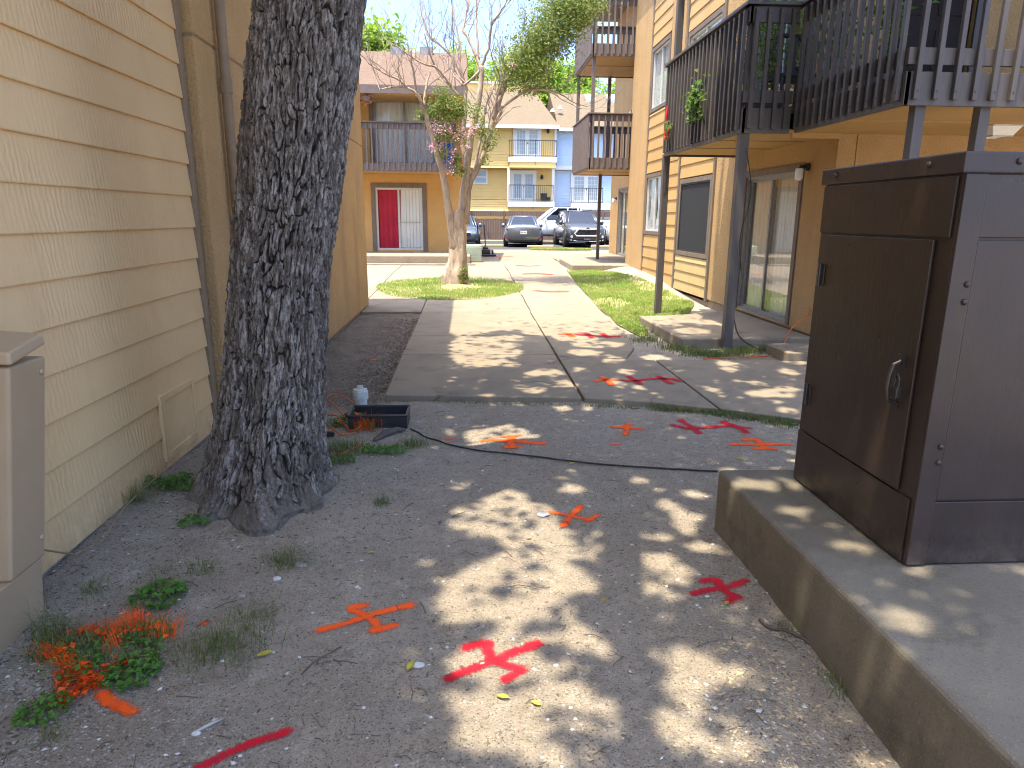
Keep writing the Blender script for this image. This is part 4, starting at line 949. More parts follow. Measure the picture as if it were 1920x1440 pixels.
wrp = vnoise(s1 * 9 + 4, ZV * 5) * 1.1 + vnoise(s1 * 24, ZV * 13) * .5
nu1 = 44
U = (uu * nu1 + 1.5 * wrp + .8 * vnoise(s1 * 5 + 2, ZV * 2.2) + ZV * .5); Vv = ZV * 4.6 + vnoise(s1 * 14 + 31, ZV * 6) * 2.0 + vnoise(s1 * 34 + 3, ZV * 15) * .9 + 60
d1, d2, t1 = cells(U, Vv, nu1, 5)
crack = sstep(-.02, .17, d2 - d1 + .20 * vnoise(s1 * 70, ZV * 26))
U2 = uu * 120 + vnoise(s1 * 30, ZV * 12) * 1.8 + vnoise(s1 * 9, ZV * 5) * 2.5; V2 = ZV * 13 + vnoise(s1 * 40 + 7, ZV * 20) * 1.4 + 40
e1, e2, t2 = cells(U2, V2, 120, 6); crk2 = sstep(.0, .35, e2 - e1)
plate = crack * (.55 + .45 * crk2)
ridge = 1 - 2 * np.abs(vnoise(s1 * 95 + 3 * wrp, ZV * 10 + 2 * wrp)) * 2
flake = sstep(.0, .12, e2 - e1)
disp = .017 * crack + .010 * (t1 - .5) * crack + .011 * t2 * flake * crack + .008 * ridge * crack + .008 * vnoise(s1 * 150, ZV * 34) + .028 * vnoise(s1 * 3.2 + 2, ZV * 1.6)
plate = np.clip(crack * (.35 + .35 * flake + .3 * ridge), 0, 1)
fade = sstep(.02, .25, ZV - .02) * .4 + .6
rad = rr - .022 + disp * fade
X = cx + rad * np.cos(TH); Y = cyc + rad * np.sin(TH)
V = np.stack([X, Y, ZV], -1).reshape(-1, 3) - np.array(org(tree))
ii, jj = np.meshgrid(np.arange(nt), np.arange(nz - 1), indexing='ij'); a = (ii * nz + jj).ravel(); b = (((ii + 1) % nt) * nz + jj).ravel()
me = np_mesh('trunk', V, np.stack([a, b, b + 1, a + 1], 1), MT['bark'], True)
tone = np.clip(.55 * t1 + .3 * t2 + .75 * vnoise(s1 * 2.2 + 8, ZV * 1.1 + 3) + .28 * np.cos(TH - math.radians(298)) + .08, 0, 1)  # random grey patches, plus skylight painted in as a paler front-right side
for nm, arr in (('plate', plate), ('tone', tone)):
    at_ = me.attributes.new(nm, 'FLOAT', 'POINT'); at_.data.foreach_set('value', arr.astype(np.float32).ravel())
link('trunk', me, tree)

SUN_GAPS = [(0.25, 4.78, 0.26, 0.37), (0.21, 4.37, 0.24, 0.14), (0.08, 4.98, 0.1, 0.16), (0.61, 3.87, 0.06, 0.07), (0.73, 4.16, 0.08, 0.06), (0.14, 3.75, 0.21, 0.13), (0.31, 3.59, 0.15, 0.09), (0.04, 3.46, 0.14, 0.2), (0.2, 3.39, 0.23, 0.16), (0.35, 3.26, 0.23, 0.15), (0.59, 3.2, 0.15, 0.1), (0.46, 3.05, 0.18, 0.12), (0.27, 2.88, 0.23, 0.19), (0.12, 2.83, 0.17, 0.15), (0.03, 2.66, 0.17, 0.13), (0.21, 2.65, 0.2, 0.16), (0.43, 2.8, 0.15, 0.1), (-0.04, 2.77, 0.09, 0.07), (0.85, 2.95, 0.14, 0.07), (0.91, 2.84, 0.12, 0.1), (0.82, 2.71, 0.11, 0.1), (0.78, 2.87, 0.07, 0.07), (0.67, 2.57, 0.05, 0.05), (0.15, 2.38, 0.1, 0.08), (0.08, 2.24, 0.14, 0.11), (0.15, 2.2, 0.12, 0.08), (0.01, 2.04, 0.09, 0.07), (0.13, 1.98, 0.09, 0.07), (0.06, 1.87, 0.09, 0.08), (0.19, 1.83, 0.13, 0.06), (0.27, 1.76, 0.1, 0.04), (0.38, 2.46, 0.07, 0.05), (0.35, 2.39, 0.05, 0.04), (0.45, 2.34, 0.06, 0.07), (0.56, 2.29, 0.05, 0.06), (0.24, 2.12, 0.06, 0.04), (0.34, 2.16, 0.06, 0.05), (0.36, 1.95, 0.11, 0.06), (0.41, 1.9, 0.08, 0.06), (0.32, 1.99, 0.07, 0.06), (0.8, 2.17, 0.08, 0.11), (0.76, 2.05, 0.08, 0.07), (0.93, 2.13, 0.06, 0.04), (0.88, 2.12, 0.06, 0.04), (0.61, 1.85, 0.13, 0.05), (0.76, 1.84, 0.1, 0.05), (0.78, 1.78, 0.06, 0.08), (0.53, 1.82, 0.08, 0.03), (1.21, 3.48, 0.09, 0.06), (1.15, 3.09, 0.06, 0.05), (1.48, 3.77, 0.08, 0.07), (1.13, 3.63, 0.06, 0.05), (1.49, 3.94, 0.07, 0.04), (1.14, 3.34, 0.07, 0.06), (0.99, 3.22, 0.04, 0.04), (0.01, 8.27, 0.23, 1.08), (0.16, 7.63, 0.27, 0.43), (0.35, 8.62, 0.27, 0.55), (-0.06, 9.67, 0.2, 0.48), (0.47, 7.34, 0.08, 0.14), (0.6, 6.17, 0.1, 0.12), (0.51, 6.31, 0.05, 0.08), (0.84, 6.93, 0.14, 0.18), (0.93, 6.4, 0.1, 0.13), (0.45, 7.99, 0.19, 0.3), (1.43, 8.98, 0.29, 0.25), (1.63, 8.51, 0.34, 0.23), (0.98, 9.51, 0.23, 0.28), (0.58, 9.0, 0.18, 0.25), (0.17, 10.3, 0.4, 0.32), (1.47, 10.27, 0.41, 0.32), (1.89, 9.48, 0.3, 0.28), (1.37, 7.97, 0.17, 0.2), (1.61, 7.59, 0.15, 0.21), (1.43, 6.41, 0.07, 0.15), (1.62, 6.23, 0.05, 0.08), (2.86, 7.26, 0.13, 0.17), (2.77, 6.95, 0.08, 0.13), (2.66, 5.94, 0.11, 0.11), (2.86, 5.99, 0.15, 0.16), (3.03, 6.14, 0.09, 0.1), (3.36, 6.85, 0.09, 0.15), (2.67, 5.38, 0.06, 0.1), (3.67, 7.38, 0.12, 0.17), (2.81, 6.36, 0.07, 0.09), (2.2, 7.81, 0.16, 0.22), (3.01, 8.94, 0.22, 0.25), (0.79, 5.7, 0.07, 0.07), (2.3, 6.1, 0.05, 0.08), (0.66, 6.87, 0.07, 0.1), (1.19, 7.05, 0.06, 0.1), (1.67, 6.91, 0.07, 0.13), (1.27, 5.77, 0.06, 0.07), (1.07, 4.0, 0.05, 0.05), (0.8, 3.68, 0.04, 0.04), (1.79, 3.93, 0.15, 0.06), (1.56, 2.46, 0.05, 0.04), (1.48, 1.96, 0.07, 0.04), (1.49, 3.13, 0.13, 0.05), (1.61, 2.67, 0.02, 0.02),
  (2.05, 3.0, .05, .05), (2.0, 2.75, .06, .06), (1.75, 2.62, .05, .05), (1.72, 2.3, .05, .05)]
rb_ = np.random.default_rng(77)
SUN_GAPS += [(rb_.uniform(-.3, 3.2), rb_.uniform(1.3, 6.8), rb_.uniform(.02, .05), rb_.uniform(.02, .06)) for _ in range(46)]
NL = 100000
gx_ = rng.uniform(-2.6, 5.0, NL); gy_ = rng.uniform(.2, 10.6, NL); zc = 6.4 + 1.1 * rng.random(NL) ** 1.3
keep = np.ones(NL, bool); stray = (rng.random(NL) < .02) | ((rng.random(NL) < .14) & (vnoise(gx_ * 7 + 11, gy_ * 7) > .16))
for bx_, by_, ba, bb in SUN_GAPS:  # leaves over these spots dropped, so sun patches land there
    keep &= (((gx_ - bx_) / (ba + .03)) ** 2 + ((gy_ - by_) / (bb + .03)) ** 2 > 1 + .35 * (rng.random(NL) - .5)) | stray
edge_y = 9.45 + .9 * vnoise(gx_ * 1.6, gy_ * 1.6 + 7) + .5 * vnoise(gx_ * 5, gy_ * 5)
pr = np.where(gy_ > edge_y, .03, 1.0); pr = np.where((gx_ > 2.4) & (gx_ < 3.9) & (gy_ > 7.9), pr * .5, pr); pr = np.where((gx_ > 3.8) & (gy_ > 9.3 + .6 * vnoise(gx_ * 3, gy_ * 3)), 0, pr)
pr = np.where(gx_ < -1.5 + .8 * vnoise(gx_ * 2, gy_ * 2 + 3), .25, pr); pr = np.where(gy_ < .9 + vnoise(gx_ * 2, 1.), .3, pr)
keep &= rng.random(NL) < pr
lx, ly = gx_ - SX * zc, gy_ - SY * zc
keep &= ~((lx > 3.75) & (ly > 5.8))
C = np.stack([lx, ly, zc], 1)[keep]
leaves('crown', C, .13, MT['leaf_canopy'], tree, .58, .9, seed=11)  # unseen crown, its gaps and edges shaped for the ground dapple
top = Vector((tx[-1], YT, 5.1)); mb = MB()
for k, (ex, ey, ez) in enumerate(((-2.6, 1.5, 6.9), (-1.0, -.6, 7.0), (1.4, .3, 7.0), (1.9, 3.4, 6.9), (.2, 6.8, 6.9), (-2.2, 5.8, 6.9), (-.4, 3.0, 7.4))):
    e = Vector((ex, ey, ez)); mid = top.lerp(e, .5) + Vector((0, 0, .2))
    mb = MB().tube([top + Vector((0, 0, -.3)), top.lerp(mid, .5) + Vector((.1, .05, .1)), mid, mid.lerp(e, .5) + Vector((-.05, .1, .1)), e], [.17, .13, .09, .06, .025], 10)
    mb.build('limb', MT['limb'], tree, smooth=True)

# ================================================================ CRAPE MYRTLE
cr = empty('crape_myrtle', (-.3, 15.4, .15), 'pale twisted multi-stem crape myrtle with pink flowers on the grass oval', 'tree')
YC = 15.4
def limb(pts, r0, r1, dy0=0, dy1=0, n=10):
    m_ = len(pts); out = []; rs = []
    P = [at(px, py, YC + dy0 + (dy1 - dy0) * i / max(1, m_ - 1)) for i, (px, py) in enumerate(pts)]
    for i in range(m_ - 1):                      # resample with a little wobble
        for s in range(3):
            t = s / 3; p0 = P[max(i - 1, 0)]; p1, p2 = P[i], P[i + 1]; p3 = P[min(i + 2, m_ - 1)]
            q = .5 * ((2 * p1) + (p2 - p0) * t + (2 * p0 - 5 * p1 + 4 * p2 - p3) * t * t + (3 * p1 - p0 - 3 * p2 + p3) * t ** 3)
            out.append(q + Vector((random.uniform(-1, 1), random.uniform(-1, 1), 0)) * .012); f = (i + t) / (m_ - 1); rs.append((r0 + (r1 - r0) * f) * random.uniform(.93, 1.07))
    out.append(P[-1]); rs.append(r1); return out, rs
LIMBS = [([(857, 548), (852, 520), (858, 490), (860, 455), (858, 425), (862, 395)], .30, .19, 0, 0),
 ([(852, 470), (846, 430), (841, 390), (836, 350), (829, 318), (820, 290), (812, 258), (802, 228), (795, 205), (793, 192)], .13, .06, -.05, -.35),
 ([(793, 195), (780, 175), (765, 166), (748, 162), (728, 165), (712, 168)], .05, .02, -.35, -.7),
 ([(765, 166), (745, 148), (725, 140), (705, 128), (690, 118)], .035, .012, -.5, -.9),
 ([(795, 200), (797, 175), (802, 150), (807, 132)], .045, .025, -.35, -.2),
 ([(780, 180), (778, 150), (772, 120), (770, 95)], .04, .018, -.4, -.6),
 ([(862, 420), (868, 375), (873, 335), (878, 295), (884, 255), (892, 215), (900, 175), (903, 140), (902, 124)], .13, .065, .05, .1),
 ([(902, 128), (895, 110), (886, 90), (877, 70), (868, 58), (871, 40), (876, 22), (880, 0), (884, -30)], .055, .02, .1, .5),
 ([(902, 126), (910, 105), (917, 85), (919, 62), (922, 45), (932, 30), (945, 12), (955, -10)], .05, .018, .1, -.2),
 ([(898, 112), (896, 80), (894, 50), (893, 20), (894, -20)], .035, .015, .15, .3),
 ([(903, 130), (880, 152), (868, 160)], .045, .03, .1, .2),
 ([(874, 420), (876, 380), (880, 345), (893, 318), (906, 290), (914, 260), (922, 232), (932, 205), (941, 178), (947, 155), (958, 135), (968, 115), (985, 90), (1005, 60)], .12, .035, .1, .35),
 ([(924, 225), (930, 190), (938, 165), (946, 130), (950, 112)], .05, .03, .2, .0),
 ([(932, 208), (950, 195), (968, 182), (985, 172), (1010, 168), (1030, 172), (1045, 180), (1060, 190), (1090, 204)], .05, .012, .2, -.4),
 ([(1010, 168), (1040, 172), (1060, 182), (1075, 192), (1100, 200)], .025, .008, 0, .4),
 ([(872, 300), (868, 255), (872, 215), (873, 175), (871, 155), (860, 128), (852, 112), (838, 95), (822, 82), (806, 70), (798, 50), (790, 20), (785, -15)], .07, .015, .25, .6),
 ([(871, 155), (862, 120), (863, 90), (858, 60), (850, 30), (846, -10)], .04, .015, .3, .5),
 ([(845, 160), (830, 140), (815, 125), (800, 122), (780, 112), (762, 100), (745, 88), (730, 80)], .04, .012, .1, -.6),
 ([(860, 180), (845, 162), (838, 152)], .05, .04, .2, .1),
 ([(815, 124), (806, 100), (800, 78), (796, 62)], .03, .012, 0, -.2),
 ([(868, 160), (850, 140), (838, 118), (826, 100)], .035, .012, .2, .6),
 ([(886, 340), (905, 240), (912, 195), (925, 165), (930, 145)], .05, .02, .3, .5)]
tips = []
for k, (pts, r0, r1, a, b) in enumerate(LIMBS):
    P, rs = limb(pts, r0 * (.86 if k == 0 else .70), r1 * .74, a, b)
    if k == 0:
        n = 40; V = []                            # fluted lower trunk
        for i, p in enumerate(P):
            fl = 1 + .55 * math.exp(-i / 2.2)
            for q in range(n):
                an = 2 * math.pi * q / n; rr_ = rs[i] * fl * (1 + .13 * math.cos(3 * an + i * .35) + .09 * math.cos(5 * an - i * .25 + 1) + random.uniform(-.03, .03))
                V.append((p.x + rr_ * math.cos(an), p.y + rr_ * math.sin(an), p.z))
        MB().add(V, [(i * n + q, i * n + (q + 1) % n, (i + 1) * n + (q + 1) % n, (i + 1) * n + q) for i in range(len(P) - 1) for q in range(n)]).build('trunk', MT['crape'], cr, smooth=True)
    else:
        MB().tube(P, rs, 10).build('limb', MT['crape'], cr, smooth=True)
    if r1 < .05:
        for i in range(len(P) // 3, len(P)): tips.append((P[i], (P[min(i + 1, len(P) - 1)] - P[i - 1]).normalized(), rs[i]))
tw = MB(); ends = []
def grow(p, d, L, r, depth):
    pts = [p]; n = 4
    for s in range(n):
        d = (d + Vector((random.uniform(-1, 1), random.uniform(-1, 1), random.uniform(-.6, 1.0))) * .22).normalized(); p = p + d * L / n; pts.append(p)
    tw.tube(pts, [r * (1 - .45 * i / n) for i in range(n + 1)], 4, False); ends.append(p)
    if depth > 0:
        for _ in range(random.choice((2, 2, 3))):
            i = random.choice((2, 3, 4)); dd_ = (d + Vector((random.uniform(-1, 1), random.uniform(-1, 1), random.uniform(-.3, 1))) * .75).normalized()
            grow(pts[i], dd_, L * random.uniform(.55, .85), r * .6, depth - 1)
for p, d, r in tips:
    if random.random() < .62:
        dd_ = (d * .5 + Vector((random.uniform(-1, 1), random.uniform(-1, 1), random.uniform(.0, 1.3)))).normalized()
        grow(p, dd_, random.uniform(.35, .75), max(.006, r * .42), 2)
o = tw.build('twigs', MT['twig'], cr); o['kind'] = 'stuff'
# leafy right side of the crown
C = []
for px, py, rx, rz, n in ((985, 105, .40, .35, 1300), (1010, 70, .40, .35, 1300), (1040, 45, .45, .35, 1500), (1070, 18, .45, .35, 1500), (1095, -10, .5, .4, 1000), (1000, 140, .42, .25, 1100), (965, 130, .28, .22, 500), (1030, 92, .42, .25, 1100), (1060, 60, .35, .25, 800), (1000, 165, .30, .12, 350), (1090, 35, .3, .18, 400), (1110, 8, .3, .2, 300),
                          (1045, 5, .4, .3, 900), (955, 155, .25, .15, 250)):
    c = at(px, py, YC + .2); n = int(n * 1.5); q = rng.normal(size=(n, 3)) * np.array([rx * .55, .38, rz * .55]); C.append(q + np.array(c))
for px, py, n, s in ((830, 178, 300, .18), (850, 200, 420, .20), (820, 205, 420, .22), (845, 215, 420, .22), (790, 218, 130, .09), (808, 215, 150, .10), (865, 210, 200, .14), (890, 205, 120, .15), (900, 225, 140, .16), (905, 250, 120, .14), (830, 250, 260, .16), (860, 255, 200, .16), (830, 285, 160, .14), (855, 300, 180, .12), (862, 320, 130, .11), (925, 255, 90, .16), (915, 275, 80, .12), (910, 300, 60, .10), (870, 520, 110, .09), (872, 505, 60, .07)):
    c = at(px, py, YC - .25); C.append(rng.normal(size=(n, 3)) * s * .6 + np.array(c))
leaves('crown', np.concatenate(C), .066, MT['leaf_crape'], cr, .5, .5, seed=12)
C = []
for px, py in ((818, 238), (828, 246), (836, 238), (845, 243), (852, 250), (862, 243), (872, 247), (884, 238), (889, 244), (880, 252), (804, 273), (815, 278), (826, 277), (840, 285), (852, 283), (848, 300), (845, 322), (826, 270), (895, 234), (815, 232), (960, 121), (868, 254), (858, 258), (878, 276)):
    c = at(px, py, YC - .35 + random.uniform(-.15, .15)); C.append(rng.normal(size=(26, 3)) * np.array([.055, .05, .045]) + np.array(c))
leaves('flowers', np.concatenate(C), .036, MT['flower'], cr, .9, .2, seed=13)['kind'] = 'stuff'
MB().tube([at(846, -40, 16.2), at(849, 60, 16.2), at(853, 150, 16.2), at(858, 250, 16.2)], .011, 6).thing('hanging_cable', MT['twig_dead'], at(858, 250, 16.2), 'thin brown cable hanging down through the crape myrtle', 'cable')

# ================================================================ TREES BEHIND
def far_tree(px, Y, ztop, rx, rz, n, label, seed):
    r = np.random.default_rng(seed); x = at(px, 200, Y).x
    t = empty('shade_tree', (x, Y, .2), label, 'tree', 'trees behind the houses')
    MB().tube([(x, Y, .1), (x + .2, Y, ztop * .35), (x - .1, Y, ztop * .6), (x, Y, ztop * .85)], [.35, .28, .2, .08], 10).build('trunk', MT['limb'], t, smooth=True)
    C = []
    for k in range(26):
        a = r.uniform(0, 6.28); e = r.uniform(-.5, 1); rad_ = r.uniform(.45, 1)
        c = np.array([x + rx * rad_ * math.cos(a) * math.cos(e), Y + rx * .7 * rad_ * math.sin(a) * math.cos(e), ztop - rz + rz * rad_ * math.sin(e)])
        C.append(c + r.normal(size=(n // 26, 3)) * np.array([rx, rx * .7, rz]) * .15)
    leaves('crown', np.concatenate(C), .40, MT['leaf_far'], t, .55, .6, seed=seed)
far_tree(712, 40, 11.3, 3.6, 3.4, 12000, 'bright green tree rising behind the left end of the orange roof', 31)
far_tree(800, 58, 14.2, 3.6, 3.7, 11000, 'bright green tree between the orange roof and the crape branches', 32)
far_tree(905, 60, 14.8, 4.2, 4.4, 14000, 'bright green tree behind the yellow townhouse roof', 33)
far_tree(1010, 62, 15.5, 3.4, 4.5, 13000, 'tall bright green tree right of centre behind the yellow townhouse', 34)
far_tree(1058, 64, 15.5, 3.0, 4.6, 12000, 'bright green tree left of the upper far balcony', 35)
far_tree(1150, 60, 12.6, 3.5, 3.2, 8000, 'bright green tree behind the pale blue townhouse roof', 36)

# ================================================================ VEHICLES
def carpaint(name, c, metal=.55):
    t = NT(name); t.col(t.mix(c, tuple(x * .85 for x in c), t.noise(3, 2))); t.b.inputs['Coat Weight'].default_value = .8; t.b.inputs['Coat Roughness'].default_value = .08
    return t.fin(.35, .5, metal)
MT['car_grey'] = carpaint('grey car paint', (.17, .18, .19)); MT['car_dark'] = carpaint('charcoal car paint', (.085, .088, .095))
MT['car_white'] = carpaint('white car paint', (.75, .76, .76), 0); MT['car_blue'] = carpaint('slate blue car paint', (.12, .16, .21))
MT['tyre'] = plain('tyre rubber', (.02, .02, .02), (.03, .03, .03), 10, .8, .3); MT['rim'] = plain('alloy rim', (.42, .42, .43), (.35, .35, .36), 10, .3, .5, None, .8)
MT['trimblack'] = plain('black car trim', (.016, .016, .017), (.02, .02, .02), 10, .5, .4); MT['tail'] = plain('red lamp lens', (.38, .012, .015), (.3, .01, .012), 10, .15, .6)
MT['head'] = plain('clear lamp lens', (.62, .65, .68), (.5, .53, .56), 10, .1, .7); MT['plate_w'] = plain('white licence plate', (.72, .74, .72), (.66, .68, .66), 10, .5, .4)
MT['plate_ink'] = plain('plate lettering', (.04, .05, .10), (.03, .04, .08), 10, .5, .3); MT['red_paint'] = plain('red enamel', (.55, .02, .02), (.45, .02, .02), 10, .4, .4)
def car(loc, rot, label, stations, gh, paint, kind, wheels, wr=.34):
    c = empty('parked_car' if kind != 'pickup' else 'pickup_truck', loc, label, 'car' if kind != 'pickup' else 'truck', 'vehicles in the parking lot')
    c.rotation_euler.z = rot; ORG[c.name] = Vector((0, 0, 0))
    V = []; K = 13
    for y, w, z0, z1, zt, tw in stations:
        h = [(w * .80, z0), (w * .96, z0 + .10), (w, z0 + (z1 - z0) * .45), (w * .985, z1 - .07), (tw, (z1 + zt) / 2 + .01), (tw * .6, zt)]
        ring = [(0, z0)] + h + [(0, zt + .012)] + [(-x, z) for x, z in h[::-1]]
        V += [(x, y, z) for x, z in ring]
    n = len(ring); S = len(stations)
    Fs = [(i * n + k, i * n + (k + 1) % n, (i + 1) * n + (k + 1) % n, (i + 1) * n + k) for i in range(S - 1) for k in range(n)] + [tuple(range(n)), tuple((S - 1) * n + k for k in range(n))]
    body = MB().add(V, Fs).build('body', paint, c, smooth=True)
    ya, yb, wb, zb, yc, yd, wr_, zr = gh        # belt front/back, half width, height; roof front/back
    def outl(y0, y1, w, z, rr=.12): return [(-w + rr, y0, z), (w - rr, y0, z), (w, y0 + rr * 1.5, z), (w, y1 - rr * 1.5, z), (w - rr, y1, z), (-w + rr, y1, z), (-w, y1 - rr * 1.5, z), (-w, y0 + rr * 1.5, z)]
    A = outl(ya, yb, wb, zb - .05); Bm = outl(ya + (yc - ya) * .52, yb + (yd - yb) * .52, wb * .985 * .45 + wr_ * .55, (zb + zr) / 2); T = outl(yc, yd, wr_, zr)
    L = [A, Bm, T]; V = sum(L, []); Fs = [(i * 8 + k, i * 8 + (k + 1) % 8, (i + 1) * 8 + (k + 1) % 8, (i + 1) * 8 + k) for i in range(2) for k in range(8)]
    g = MB().add(V, Fs).build('windows', MT['glass_blue'], c)
    MB().box(-wb * .86, wb * .86, ya + .55, yb - .35, zb - .12, zb + (zr - zb) * .12).build('cabin', MT['trimblack'], g)
    for yy in (yc + .55, yd - .55): MB().box(-wb * .62, -wb * .12, yy, yy + .14, zb, zb + (zr - zb) * .72).box(wb * .12, wb * .62, yy, yy + .14, zb, zb + (zr - zb) * .72).build('seat', MT['trimblack'], g, bevel=.04)
    T2 = [(x * 1.0, y, z + .004) for x, y, z in T]; T3 = [(x * .8, (y - (yc + yd) / 2) * .86 + (yc + yd) / 2, zr + .055) for x, y, z in T]
    MB().add(T2 + T3, [(k, (k + 1) % 8, 8 + (k + 1) % 8, 8 + k) for k in range(8)] + [tuple(range(8, 16)), tuple(range(8))[::-1]]).build('roof', paint, c, smooth=True)
    pm = MB()
    for k in range(8):
        if k in (0, 1, 2, 3, 4, 5, 6, 7): pm.tube([Vector(A[k]), Vector(Bm[k]), Vector(T[k])], .035, 6)
    for s in (-1, 1):
        ym = (yc + yd) / 2; pm.tube([(s * (wb + .0), ym, zb - .04), (s * (wb * .985 * .45 + wr_ * .55 + .004), ym, (zb + zr) / 2), (s * wr_, ym, zr)], .035, 6)
    pm.build('pillars', paint, c, smooth=True)
    wm = MB().lathe((0, 0, 0), [(wr * .55, -.11), (wr * .93, -.11), (wr, -.07), (wr, .07), (wr * .93, .11), (wr * .55, .11)], 22, 'x').mesh('tyre', MT['tyre'], smooth=True)
    rm = MB().lathe((0, 0, 0), [(.05, -.115), (wr * .6, -.10), (wr * .68, -.112), (wr * .68, .112), (wr * .6, .10), (.05, .115)], 18, 'x')
    rm.box(-.118, .118, -.03, .03, -wr * .62, wr * .62).box(-.118, .118, -wr * .62, wr * .62, -.03, .03); rm = rm.mesh('rim', MT['rim'])
    am = MB().lathe((0, 0, 0), [(wr * 1.17, -.10), (wr * 1.17, .10)], 22, 'x').mesh('wheel_arch', MT['trimblack'])
    W = stations[len(stations) // 2][1]
    for wy in wheels:
        for s in (-1, 1):
            w_ = inst('wheel', wm, c, (s * (W - .085), wy, wr)); 
            ri = bpy.data.objects.new('rim', rm); COL.objects.link(ri); ri.parent = w_
            inst('wheel_arch', am, c, (s * (W - .092), wy, wr + .03))
    for s in (-1, 1):
        MB().lathe((s * (wb + .17), ya + .42, zb + .06), [(.02, -.06), (.10, -.05), (.11, .03), (.03, .07)], 10, 'y').tube([(s * wb, ya + .42, zb + .02), (s * (wb + .15), ya + .42, zb + .05)], .025, 6).build('mirror', paint, c, smooth=True)
    return c
def plate(c, y, z, s):
    p_ = MB().box(-.155, .155, min(y, y + s * .015), max(y, y + s * .015), z - .075, z + .075).build('licence_plate', MT['plate_w'], c)
    m_ = MB(); yy = y + s * .017
    for k in range(6):
        u = -.12 + k * .042 + (.02 if k > 2 else 0); m_.box(u, u + .026, min(yy, yy - s * .004), max(yy, yy - s * .004), z - .035, z + .03)
    m_.build('lettering', MT['plate_ink'], p_)
def at_ground(px, py): return gp(px, py, .215)
# -- grey sedan, tail towards us (local front is -y, so turned round)
ST_SEDAN = [(-2.42, .62, .34, .58, .62, .55), (-2.30, .82, .22, .66, .72, .70), (-1.9, .91, .18, .74, .83, .78), (-1.2, .925, .17, .86, .93, .82), (-.6, .93, .17, .92, .96, .84), (.6, .93, .17, .94, .97, .84), (1.5, .925, .18, .95, 1.02, .80), (2.05, .90, .22, .96, 1.06, .74), (2.36, .86, .28, .95, 1.05, .72), (2.46, .78, .36, .86, .93, .68)]
sd = car((2.78, 35.75, .215), math.pi + R(-3), 'grey sedan parked with its tail towards the path', ST_SEDAN, (-1.25, 1.95, .80, .93, -.35, 1.0, .60, 1.42), MT['car_grey'], 'sedan', (-1.45, 1.42))
tl = MB().box(-.80, .80, 2.415, 2.455, .80, .86).build('tail_lamp_bar', MT['trimblack'], sd)
for s in (-1, 1):
    MB().prism([(s * .42, 2.40), (s * .80, 2.36), (s * .82, 2.30), (s * .84, 2.40), (s * .42, 2.462)], .80, .88).build('tail_lamp', MT['tail'], sd)
    MB().box(s * .78 - .06, s * .78 + .06, 2.40, 2.44, .40, .45).build('reflector', MT['tail'], sd)
MB().box(-.72, .72, 2.34, 2.452, .26, .42).build('bumper', MT['trimblack'], sd, bevel=.03)
plate(sd, 2.462, .70, 1)
# -- charcoal SUV, nose towards us
ST_SUV = [(-2.47, .66, .42, .74, .80, .60), (-2.36, .85, .30, .88, .96, .74), (-2.05, .94, .24, .98, 1.06, .80), (-1.3, .965, .22, 1.06, 1.13, .84), (-.6, .965, .22, 1.08, 1.12, .86), (.8, .965, .22, 1.10, 1.14, .86), (1.9, .95, .24, 1.12, 1.16, .84), (2.35, .90, .30, 1.10, 1.14, .80), (2.47, .82, .40, 1.0, 1.05, .74)]
sv = car((5.62, 35.75, .215), R(2), 'charcoal SUV parked with its chrome edged grille facing us', ST_SUV, (-1.35, 2.30, .86, 1.09, -.42, 1.75, .66, 1.70), MT['car_dark'], 'suv', (-1.5, 1.42), .38)
gr = MB().add([(-.44, -2.46, .86), (.44, -2.46, .86), (.60, -2.43, .66), (.52, -2.46, .56), (-.52, -2.46, .56), (-.60, -2.43, .66), (-.44, -2.40, .86), (.44, -2.40, .86), (.60, -2.37, .66), (.52, -2.40, .56), (-.52, -2.40, .56), (-.60, -2.37, .66)],
    [(0, 1, 2, 3, 4, 5)] + [(k, (k + 1) % 6, 6 + (k + 1) % 6, 6 + k) for k in range(6)]).build('grille', MT['trimblack'], sv)
gp_ = [(-.44, -2.50, .87), (0, -2.51, .86), (.44, -2.50, .87), (.61, -2.47, .66), (.53, -2.50, .55), (-.53, -2.50, .55), (-.61, -2.47, .66), (-.44, -2.50, .87)]
MB().tube(gp_, .034, 8).build('grille_surround', MT['white_alu'], gr)
MB().lathe((0, -2.515, .86), [(.09, .0), (.09, -.02)], 16, 'y').build('badge', MT['chrome'], gr)
for z in (.62, .69, .76): MB().box(-.50, .50, -2.468, -2.455, z - .01, z + .01).build('grille_bar', MT['steel_dark'], gr)
for s in (-1, 1):
    MB().prism([(s * .50, -2.40), (s * .84, -2.25), (s * .92, -2.02), (s * .88, -2.06), (s * .80, -2.34), (s * .50, -2.45)], .82, .92).build('headlight', MT['head'], sv)
    MB().lathe((s * .74, -2.40, .52), [(.07, 0), (.07, -.04)], 12, 'y').build('fog_lamp', MT['head'], sv)
    MB().tube([(s * .62, .0 - .4, 1.74), (s * .62, .7, 1.77), (s * .62, 1.7, 1.73)], .02, 6).build('roof_rail', MT['trimblack'], sv)
MB().box(-.74, .74, -2.44, -2.34, .27, .44).build('bumper', MT['trimblack'], sv, bevel=.03); MB().tube([(-.80, -2.38, .36), (-.5, -2.46, .31), (.5, -2.46, .31), (.80, -2.38, .36)], .025, 8).build('skid_trim', MT['chrome'], sv)
plate(sv, -2.455, .47, -1)
